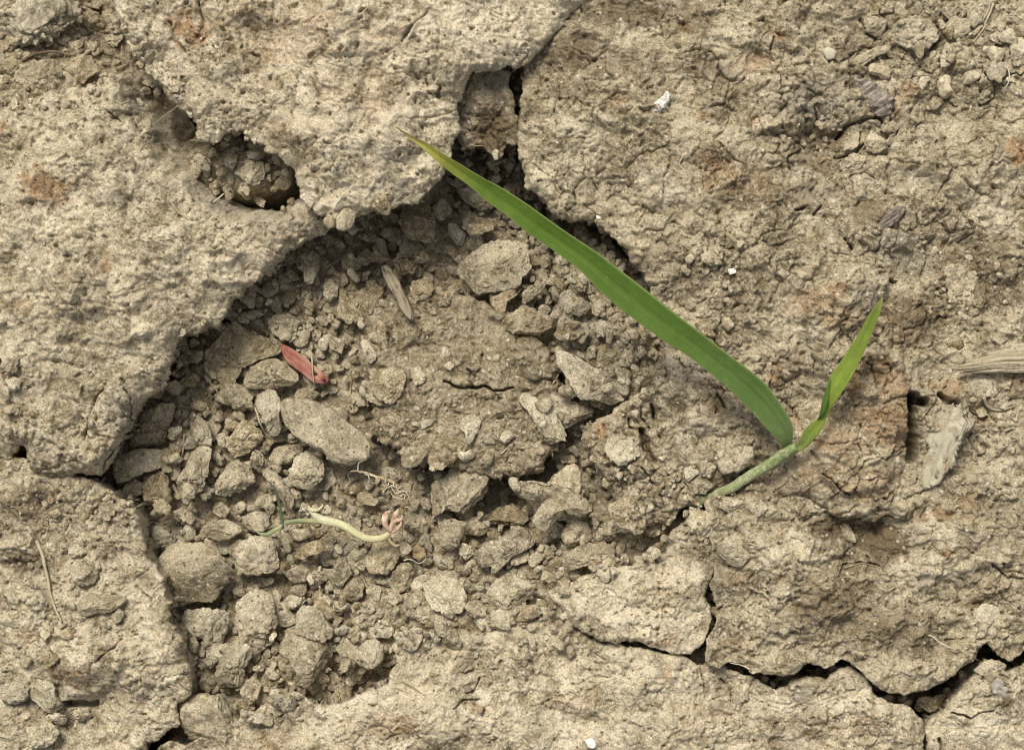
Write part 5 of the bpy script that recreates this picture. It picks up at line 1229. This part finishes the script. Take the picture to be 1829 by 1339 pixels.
plant_part('shoot', tube_mesh('shoot', prow([(1375,600,26),(1310,645,33),(1210,658,35),(1120,638,36),(1030,588,38),(940,532,40),(840,498,43),(740,478,44),(675,440,36),(625,395,22),(598,362,14)], spz, [0,2,4,6,7,7,6,5,7,10,12]), M_SHOOT, 12, 60, .8), M_SHOOT, SPR, po)
plant_part('sheath_tip', tube_mesh('sheath_tip', prow([(600,335,7),(606,365,14),(640,382,17),(690,375,16),(722,350,11),(737,322,4)], spz + 14), M_SHOOT, 8, 26, .5), M_SHOOT, SPR, po)
plant_part('stem', tube_mesh('stem', prow([(740,490,30),(640,487,27),(540,482,25),(450,490,24),(370,500,22)], spz + 4, [0,2,2,1,2]), M_SPRG, 10, 26, .7), M_SPRG, SPR, po)
for pts, mt in (([(350,560,17),(340,450,17),(315,320,15),(290,210,12),(245,140,8),(205,95,3)], M_SPRD), ([(375,500,12),(320,545,18),(250,585,22),(190,615,20),(130,605,14),(85,575,4)], M_SPRG), ([(360,520,8),(300,525,12),(250,535,10),(205,560,3)], M_SPRG), ([(350,480,9),(348,540,12),(330,580,4)], M_SPRD)):
    plant_part('leaf', tube_mesh('leaf', prow(pts, spz + 8, [0, 3, 5, 5, 3, 2][:len(pts)]), mt, 8, 30, .35), mt, SPR, po)
for pts in ([(1390,590,14),(1345,540,26),(1330,470,34),(1350,415,28),(1385,392,12)], [(1385,590,14),(1400,520,24),(1430,485,26),(1480,470,20),(1500,450,8)], [(1400,600,12),(1440,570,18),(1475,530,16),(1490,490,5)], [(1400,500,16),(1440,420,28),(1460,370,8)]):
    plant_part('seed_husk', tube_mesh('seed_husk', prow(pts, spz + 3, [0, 5, 9, 9, 6][:len(pts)]), M_SEEDC, 8, 20, .6), M_SEEDC, SPR, po)
for pts in ([(1500,480,9),(1505,560,8),(1515,610,6),(1515,650,3)], [(1360,640,12),(1390,690,16),(1430,720,14),(1480,715,6)], [(1480,430,14),(1520,370,22),(1540,300,22),(1500,200,22),(1400,110,18),(1250,60,16),(1120,15,12),(1000,5,6)], [(1420,260,6),(1460,250,6),(1510,258,3)]):
    plant_part('root', tube_mesh('root', prow(pts, spz, None), M_ROOT, 7, 30, .8, wob=1.2), M_ROOT, SPR, po)

rq = np.random.RandomState(12)
for k in range(26):
    t = rq.rand(); cx0 = np.interp(t, [0, .3, .55, .8, 1], [1480, 1535, 1480, 1300, 1080]); cy0 = np.interp(t, [0, .3, .55, .8, 1], [430, 300, 190, 70, 20])
    a = rq.rand() * 6.28; L = rq.uniform(30, 95)
    pts = [(cx0, cy0, 7), (cx0 + .5 * L * math.cos(a), cy0 + .5 * L * math.sin(a), 6), (cx0 + L * math.cos(a + .5), cy0 + L * math.sin(a + .5), 4), (cx0 + 1.3 * L * math.cos(a + .9), cy0 + 1.3 * L * math.sin(a + .9), 2)]
    mt = M_HAIR if k % 3 else M_ROOT
    plant_part('root', tube_mesh('root', prow(pts, spz + 2, [2, 6, 5, 1]), mt, 5, 12, .9, 1.5, k), mt, SPR, po)

# ---------------------------------------------------------------- litter: leaf, wood, straw, mineral bits
def litter(oname, reg, pts, material, label, cat, hk=.3, sink=.15, lift=2, lumpy=.4, facets=0, name=None, full=.6, jag=.0):
    o = crumb(reg, pts, 'c', hk, sink, lift, lumpy, facets, name, label, None, cat, material, oname, full, jag)
    return o
M_RED = simple_mat('red_leaf', [(0.3, (.17, .06, .045)), (0.45, (.30, .115, .085)), (0.56, (.37, .20, .145)), (0.68, (.40, .31, .21))], 620, .75, (RAD(-40), .3), .4, 1600)
M_WOOD = simple_mat('weathered_wood', [(0.34, (.07, .055, .038)), (0.46, (.24, .20, .14)), (0.66, (.37, .325, .235))], 1100, .9, (RAD(-66), .08), 1.0, 2600)
M_STRAW = simple_mat('straw', [(0.28, (.24, .195, .125)), (0.5, (.40, .345, .24)), (0.72, (.52, .46, .34))], 900, .85, (RAD(8), .08), .9, 2500, dirt=.6)
M_BARK = simple_mat('grey_bark', [(0.3, (.17, .15, .105)), (0.46, (.38, .35, .26)), (0.7, (.49, .455, .35))], 900, .95, (RAD(72), .25), 1.0, 2400, dirt=.75)
M_CHIP = simple_mat('dark_wood', [(0.34, (.045, .036, .03)), (0.5, (.19, .16, .13)), (0.62, (.36, .32, .27))], 1500, .9, (RAD(35), .10), 1.0, 3000)
M_WHITE = simple_mat('white_mineral', [(0.32, (.42, .38, .30)), (0.46, (.74, .71, .65)), (0.7, (.84, .83, .80))], 1400, .9, bstr=1.0)
M_GREYCHIP = simple_mat('grey_chip', [(0.3, (.22, .205, .17)), (0.6, (.42, .395, .335))], 500, .8)
M_TWIG = simple_mat('dark_twig', [(0.3, (.07, .05, .035)), (0.6, (.19, .15, .10))], 600, .8)
M_DRY = simple_mat('dry_stem', [(0.3, (.30, .24, .15)), (0.7, (.50, .43, .30))], 700, .8)

litter('red_leaf', 'T', [(130,195),(250,270),(350,330),(480,430),(600,530),(690,610),(740,680),(700,700),(620,680),(540,680),(470,640),(380,560),(280,490),(190,410),(150,310)], M_RED, 'slim faded red leaf lying aslant on the crumbs', 'leaf', .14, .1, 9, .35, 0, 'the red leaf', .5, .06)
litter('wood_splinter', 'E', [(225,95),(275,95),(330,180),(380,280),(425,385),(395,410),(345,340),(290,230),(250,160)], M_WOOD, 'weathered grey stick lying on the brown earth beside the four-sided stone', 'stick', .45, .2, 6, .7, 3, 'the grey stick', .6, .22)
STR, sto = empty('straw_piece', 1780, 640, sup(1780, 640))
tag(STR, 'frayed pale straw jutting in from the frame edge', 'straw')
rq = np.random.RandomState(5)
for k in range(17):
    f = k / 16.0
    y1 = 617 + 44 * f + rq.uniform(-2, 2); xs0 = 1690 + (abs(f - .75) * 70) + rq.uniform(0, 40) if f > .3 else 1728 + (0.3 - f) * 160 + rq.uniform(0, 20)
    y0 = 663 + (f - .75) * 16
    yy = lambda x: y1 + (y0 - y1) * np.clip((1830 - x) / 140, 0, 1) ** 1.5
    zc = 8 + 9 * math.sin(math.pi * f)
    base = max(sup(1780, 640), 0)
    pts = [(x, yy(x) + rq.uniform(-1.2, 1.2), base + zc - 10 * np.clip((1760 - x) / 80, 0, 1), (3.6 if i_ else 1.2) * rq.uniform(.7, 1.2)) for i_, x in enumerate((xs0, xs0 + 25, xs0 + 55, 1800, 1850, 1930))]
    plant_part('fibre', tube_mesh('fibre', pts, M_STRAW, 6, 26, .8, 1.0, k), M_STRAW, STR, sto)
CRUMBS_LAND_EXTRA = [('the frayed straw', 1770, 640)]
litter('bark_flake', 'J', [(1310,910),(1390,830),(1480,840),(1550,880),(1560,930),(1500,1000),(1470,1080),(1460,1150),(1400,1220),(1360,1270),(1300,1270),(1300,1130),(1330,1080),(1310,1000)], M_BARK, 'flat grey-olive bark flake beside the narrow black gap', 'bark', .22, .36, 0, 1.8, 2, 'the grey bark flake', .42, .22)
litter('wood_chip', 'Z3', [(1050,1200),(1080,1160),(1150,1090),(1200,1110),(1190,1140),(1130,1190),(1070,1220)], M_CHIP, 'small dark fibrous wood chip on the rust-stained mass', 'wood chip', .5, .3, 0, .9, 3, 'the dark wood chip', .75, .2)
litter('wood_chip', 'Z3', [(920,430),(1000,420),(1110,490),(1130,540),(1120,600),(1040,600),(980,560)], M_CHIP, 'grey fibrous wood chunk above a dark crevice', 'wood chip', .45, .36, 0, 1.2, 4, 'the grey fibrous chunk', .78, .25)
litter('mineral_flake', 'Z2', [(1660,560),(1690,530),(1740,490),(1765,500),(1730,570),(1680,595)], M_WHITE, 'largest bright white mineral fleck, on the rust-stained mass', 'mineral flake', .3, .36, 0, 1.0, 2, 'the largest white fleck', .75, .5)
litter('mineral_flake', 'Z2', [(1368,1130),(1390,1128),(1396,1150),(1375,1155)], M_WHITE, 'tiny white fleck at the rim over the long leaf', 'mineral flake', .3, .36, 0, .9, 2)
litter('mineral_flake', 'J', [(265,120),(305,115),(312,140),(275,152)], M_WHITE, 'small white fleck between the two leaves of the seedling', 'mineral flake', .3, .36, 0, .9, 2)
litter('mineral_flake', 'H', [(1310,1270),(1350,1265),(1375,1290),(1360,1325),(1330,1315)], M_WHITE, 'white fleck at the bottom edge of the cream crust', 'mineral flake', .3, .25, 1, .3, 2)
litter('mineral_flake', 'E', [(1197,315),(1225,295),(1235,335),(1222,345)], M_WHITE, 'white streak stuck to the whitish crumb beside the leaf', 'mineral flake', .4, .3, 2, .4, 2)
litter('grain', 'Z3', [(765,275),(790,250),(840,270),(830,310),(790,320)], M_HAIR, 'pale cupped grain lying on the rust-stained mass', 'grain', .5, .2, 2, .3, 1, 'the pale grain')
litter('stone_chip', 'I', [(1630,960),(1690,950),(1735,1000),(1740,1060),(1700,1100),(1660,1030)], M_GREYCHIP, 'grey angular stone chip on the tan corner slab', 'stone', .45, .34, 0, 1.6, 6, 'the grey stone chip', .8, .15)
litter('seed_husk', 'S', [(1590,760),(1620,710),(1680,700),(1725,780),(1720,850),(1650,870),(1600,830)], M_ROOT, 'split brown seed husk with a pale rim below the root tuft', 'husk', .6, .25, 2, 1.3, 5, 'the split seed husk', .8, .2)
litter('brown_seed', 'H', [(740,1110),(752,1090),(778,1095),(775,1125),(755,1140)], M_ROOT, 'single round brown seed on the cream crust', 'seed', .6, .25, 1, .2, 0)

def strand(oname, reg, pts, rad, mat, label, cat, z=2.0, wob=1.0, sides=6, lift=None):
    P = rg(reg, pts); n = len(P)
    zs = [sup(x, y) + z for x, y in P]
    if lift == 'flat': zs = [max(zs)] * n
    # a strand bridges dips instead of following each of them
    for _ in range(2): zs = [max(zs[i], .5 * (zs[max(i - 1, 0)] + zs[min(i + 1, n - 1)]) - 4) for i in range(n)]
    rr = [rad * (1 - .55 * i / max(n - 1, 1)) for i in range(n)]
    V, F, T = tube_mesh(oname, [(p[0], p[1], zz + r * .6, r) for p, zz, r in zip(P, zs, rr)], mat, sides, None, .9, wob, int(P[0, 0]))
    V, o = local(V)
    ob = obj(oname, mesh_from(oname, V, F, mat, True, T), None, o)
    return tag(ob, label, cat)
strand('dry_twig', 'G', [(140,150),(200,240),(230,330),(250,420),(275,540),(325,655)], 4.2, M_DRY, 'longest dry tan stem lying across the pale lower clod', 'stem')
strand('dry_twig', 'G', [(0,20),(60,70),(110,120),(180,190)], 2.2, M_TWIG, 'dark thin stem joining the longest dry stem', 'stem')
strand('dry_twig', 'D', [(972,985),(962,1080),(945,1150),(925,1240)], 2.4, M_DRY, 'short pale stem standing left of the pillar-like crumb', 'stem', 6)
strand('dry_twig', 'D', [(905,1255),(925,1285),(950,1330)], 5.0, M_CRUMB_GREY, 'stubby grey stem end below the short pale stem', 'stem', 4)
strand('dry_twig', 'D', [(1345,850),(1370,930),(1400,985),(1460,1030)], 2.2, M_DRY, 'curved straw-coloured stem hugging the blue-grey shard', 'stem', 5)
strand('grass_thread', 'Z1', [(115,320),(180,288),(280,272),(370,290),(400,300)], 3.0, M_TWIG, 'dark curved grass thread under the grey top corner crumb', 'twig', 4)
strand('thin_twig', 'L', [(1350,210),(1200,265),(1060,330),(960,410),(880,500),(830,600),(800,760)], 2.6, M_TWIG, 'thin dark arching twig above the red leaf', 'twig', 6, lift=None)
strand('dry_hair', 'T', [(500,330),(508,450),(512,560),(525,660),(545,740)], 1.7, M_DRY, 'fine brown stalk crossing the red leaf', 'stalk', 5)
strand('dry_hair', 'T', [(955,520),(962,640),(955,780),(950,900)], 1.5, M_DRY, 'fine pale stalk standing right of the red leaf tip', 'stalk', 3)
strand('rootlet', 'E', [(45,1270),(75,1235),(65,1195),(150,1180),(230,1185)], 1.5, M_HAIR, 'pale kinked rootlet above the sprout', 'root', 4)
strand('rootlet', 'E', [(300,1170),(330,1190),(335,1225)], 1.4, M_HAIR, 'short white rootlet hooked over the black hole', 'root', 4)
strand('rootlet', 'E', [(250,1290),(290,1260),(330,1270),(370,1300)], 1.4, M_HAIR, 'pale rootlet curl in the root tuft', 'root', 5)
strand('rootlet', 'S', [(1320,220),(1330,180),(1380,155),(1440,160),(1530,235)], 1.3, M_HAIR, 'white looping rootlet above the pinkish seed', 'root', 6)
strand('rootlet', 'S', [(1510,860),(1580,855),(1660,890),(1725,850),(1715,790)], 1.4, M_HAIR, 'white rootlet circling the split seed husk', 'root', 8)
strand('dry_twig', 'J', [(1615,795),(1640,845),(1705,865),(1785,840)], 3.2, M_STRAW, 'curved cream stem below the frayed straw', 'stem', 3)
strand('straw_fibre', 'J', [(1545,685),(1620,640),(1720,610),(1829,590)], 2.4, M_STRAW, 'loose fibre peeling off the frayed straw', 'straw', 6)
strand('dry_grass', 'Z3', [(1670,20),(1640,90),(1610,160),(1560,225)], 2.4, M_DRY, 'tan dry grass blade among crumbs near the top corner', 'grass', 4)
strand('dry_grass', 'Z3', [(1610,70),(1600,120),(1640,60),(1650,10)], 1.8, M_DRY, 'second dry grass thread beside the tan blade', 'grass', 4)
strand('curled_fibre', 'Z3', [(1720,330),(1750,380),(1745,440),(1710,480)], 1.6, M_HAIR, 'pale half-ring fibre around the dark pebble', 'fibre', 4)
strand('white_hair', 'I', [(470,935),(462,970),(490,1000),(510,1020)], 1.2, M_HAIR, 'white hair hanging from the slab lip into the crack', 'fibre', 2)
strand('white_hair', 'I', [(1565,840),(1600,865)], 1.1, M_HAIR, 'tiny hair at the bend of the forked crack', 'fibre', 2)
strand('dry_hair', 'I', [(1505,1060),(1550,1140)], 1.4, M_DRY, 'short straight stalk on the cream crust', 'stalk', 2) if False else None
strand('dry_hair', 'H', [(1505,1045),(1555,1140)], 1.6, M_DRY, 'short straight stalk lying on the cream crust', 'stalk', 2)
strand('dry_hair', 'E', [(1145,720),(1175,670)], 1.6, M_HAIR, 'pale bristle leaning on the tilted plate', 'stalk', 3)
strand('dry_hair', 'D', [(1080,680),(1110,720),(1150,770)], 1.8, M_DRY, 'fine stalk lying left of the oval crumb', 'stalk', 3)
strand('grass_fibre', 'Z1', [(1700,1000),(1660,1060),(1620,1120)], 1.8, M_DRY, 'short fibre at the rim between the two biggest clods', 'fibre', 1)

for reg, pts in (('Z1', [(1180,1020),(1120,1070),(1090,1085)]), ('Z1', [(940,560),(880,600),(820,650)]), ('Z1', [(840,830),(900,900),(940,950)]), ('Z1', [(1000,740),(1080,745),(1190,720)]), ('Z1', [(870,1010),(930,1110),(1010,1150)]),
                 ('D', [(1250,130),(1330,90),(1420,60)]), ('D', [(560,1100),(600,1020),(610,940)]), ('G', [(20,400),(90,440),(170,520),(240,560)]), ('G', [(10,430),(80,480),(150,560)]), ('G', [(300,580),(350,520),(390,490)]), ('G', [(620,1050),(660,1090),(670,1140)]), ('G', [(540,840),(590,790),(640,740)]),
                 ('Z2', [(360,240),(410,150),(470,90)]), ('Z2', [(620,720),(700,760),(780,770)]), ('Z2', [(1150,1260),(1210,1300),(1290,1320)]), ('Z3', [(30,820),(10,870),(40,900)]), ('Z3', [(50,900),(70,960),(90,1000)]), ('J', [(1430,330),(1480,300),(1530,310)]), ('I', [(380,900),(330,880),(280,870)]), ('I', [(1290,300),(1350,220)]), ('I', [(880,370),(980,345),(1080,370)]), ('I', [(1330,720),(1400,770),(1470,800)]), ('H', [(270,980),(400,1040),(520,1160)]), ('H', [(350,960),(470,1040)]), ('E', [(870,1090),(930,1040)]), ('J', [(830,480),(880,520),(960,530)]), ('J', [(1000,1180),(1080,1210),(1120,1280)])):
    P_ = rg(reg, pts); ob = strand('plant_fibre', reg, pts, 1.5, [M_HAIR, M_DRY, M_ROOT][len(CRUMBS) % 3], None, None, -.6, 1.4, 5)
    CRUMBS.append(dict(x=P_[:, 0].mean(), y=P_[:, 1].mean(), r=5, o=ob, mat=['p', 'c', 'b'][len(CRUMBS) % 3], name=None, label=None, el=3, poly=None, cat='fibre', noun='plant fibre', group='dry plant fibres'))
# ---------------------------------------------------------------- labels that single out each crumb
COLN = {'c': 'tan', 'p': 'pale', 'g': 'grey', 'b': 'brown'}
LAND = [(c['name'], c['x'], c['y']) for c in CRUMBS if c['name']]
LAND += CRUMBS_LAND_EXTRA + [('the seedling stem', 1320, 860), ('the uprooted sprout', 590, 945), ('the root tuft', 710, 920), ('the short seedling leaf', 1510, 650), ('the long leaf tip', 730, 250), ('the orange ring stain', 85, 335), ('the forked crack', 1760, 1165), ('the fine platform crack', 845, 692), ('the long black crack', 1440, 1200)]
NTH = ['nearest', 'second nearest', 'third nearest', 'fourth nearest', 'fifth nearest', 'sixth nearest', 'seventh nearest', 'eighth nearest', 'ninth nearest', 'tenth nearest', 'eleventh nearest', 'twelfth nearest']
DIRS = ['right of', 'upper right of', 'above', 'upper left of', 'left of', 'lower left of', 'below', 'lower right of']
todo = {}
for c in CRUMBS:
    o = c['o']
    if c['label']:
        tag(o, c['label'], c['cat']); continue
    if c['name']:
        t = c['name'][4:]
        if len(t.split()) < 5: t += ' of %s dry soil' % COLN[c['mat']]
        tag(o, t, 'soil crumb', 'loose soil crumbs'); continue
    d = [(math.hypot(c['x'] - x, c['y'] - y), n, x, y) for n, x, y in LAND]
    dist, n, x, y = min(d)
    k = int(round(math.degrees(math.atan2(-(c['y'] - y), c['x'] - x)) / 45)) % 8
    todo.setdefault((n, k, c.get('noun', 'crumb')), []).append((dist, c))
for (n, k, noun), L in todo.items():
    L.sort(key=lambda t: t[0])
    for i, (dist, c) in enumerate(L):
        size = 'tiny' if c['r'] < 9 else 'small' if c['r'] < 15 else 'mid-sized' if c['r'] < 24 else 'big'
        tag(c['o'], '%s %s, %s %s %s' % ((size + ' ' if noun == 'crumb' else '') + COLN[c['mat']], noun, NTH[min(i, 11)], DIRS[k], n), c['cat'], c.get('group', 'loose soil crumbs'))
print('done', time.time() - T0, 'tris', sum(len(o.data.polygons) * (2 if len(o.data.polygons) and o.data.polygons[0].loop_total == 4 else 1) for o in C.objects if o.type == 'MESH'))
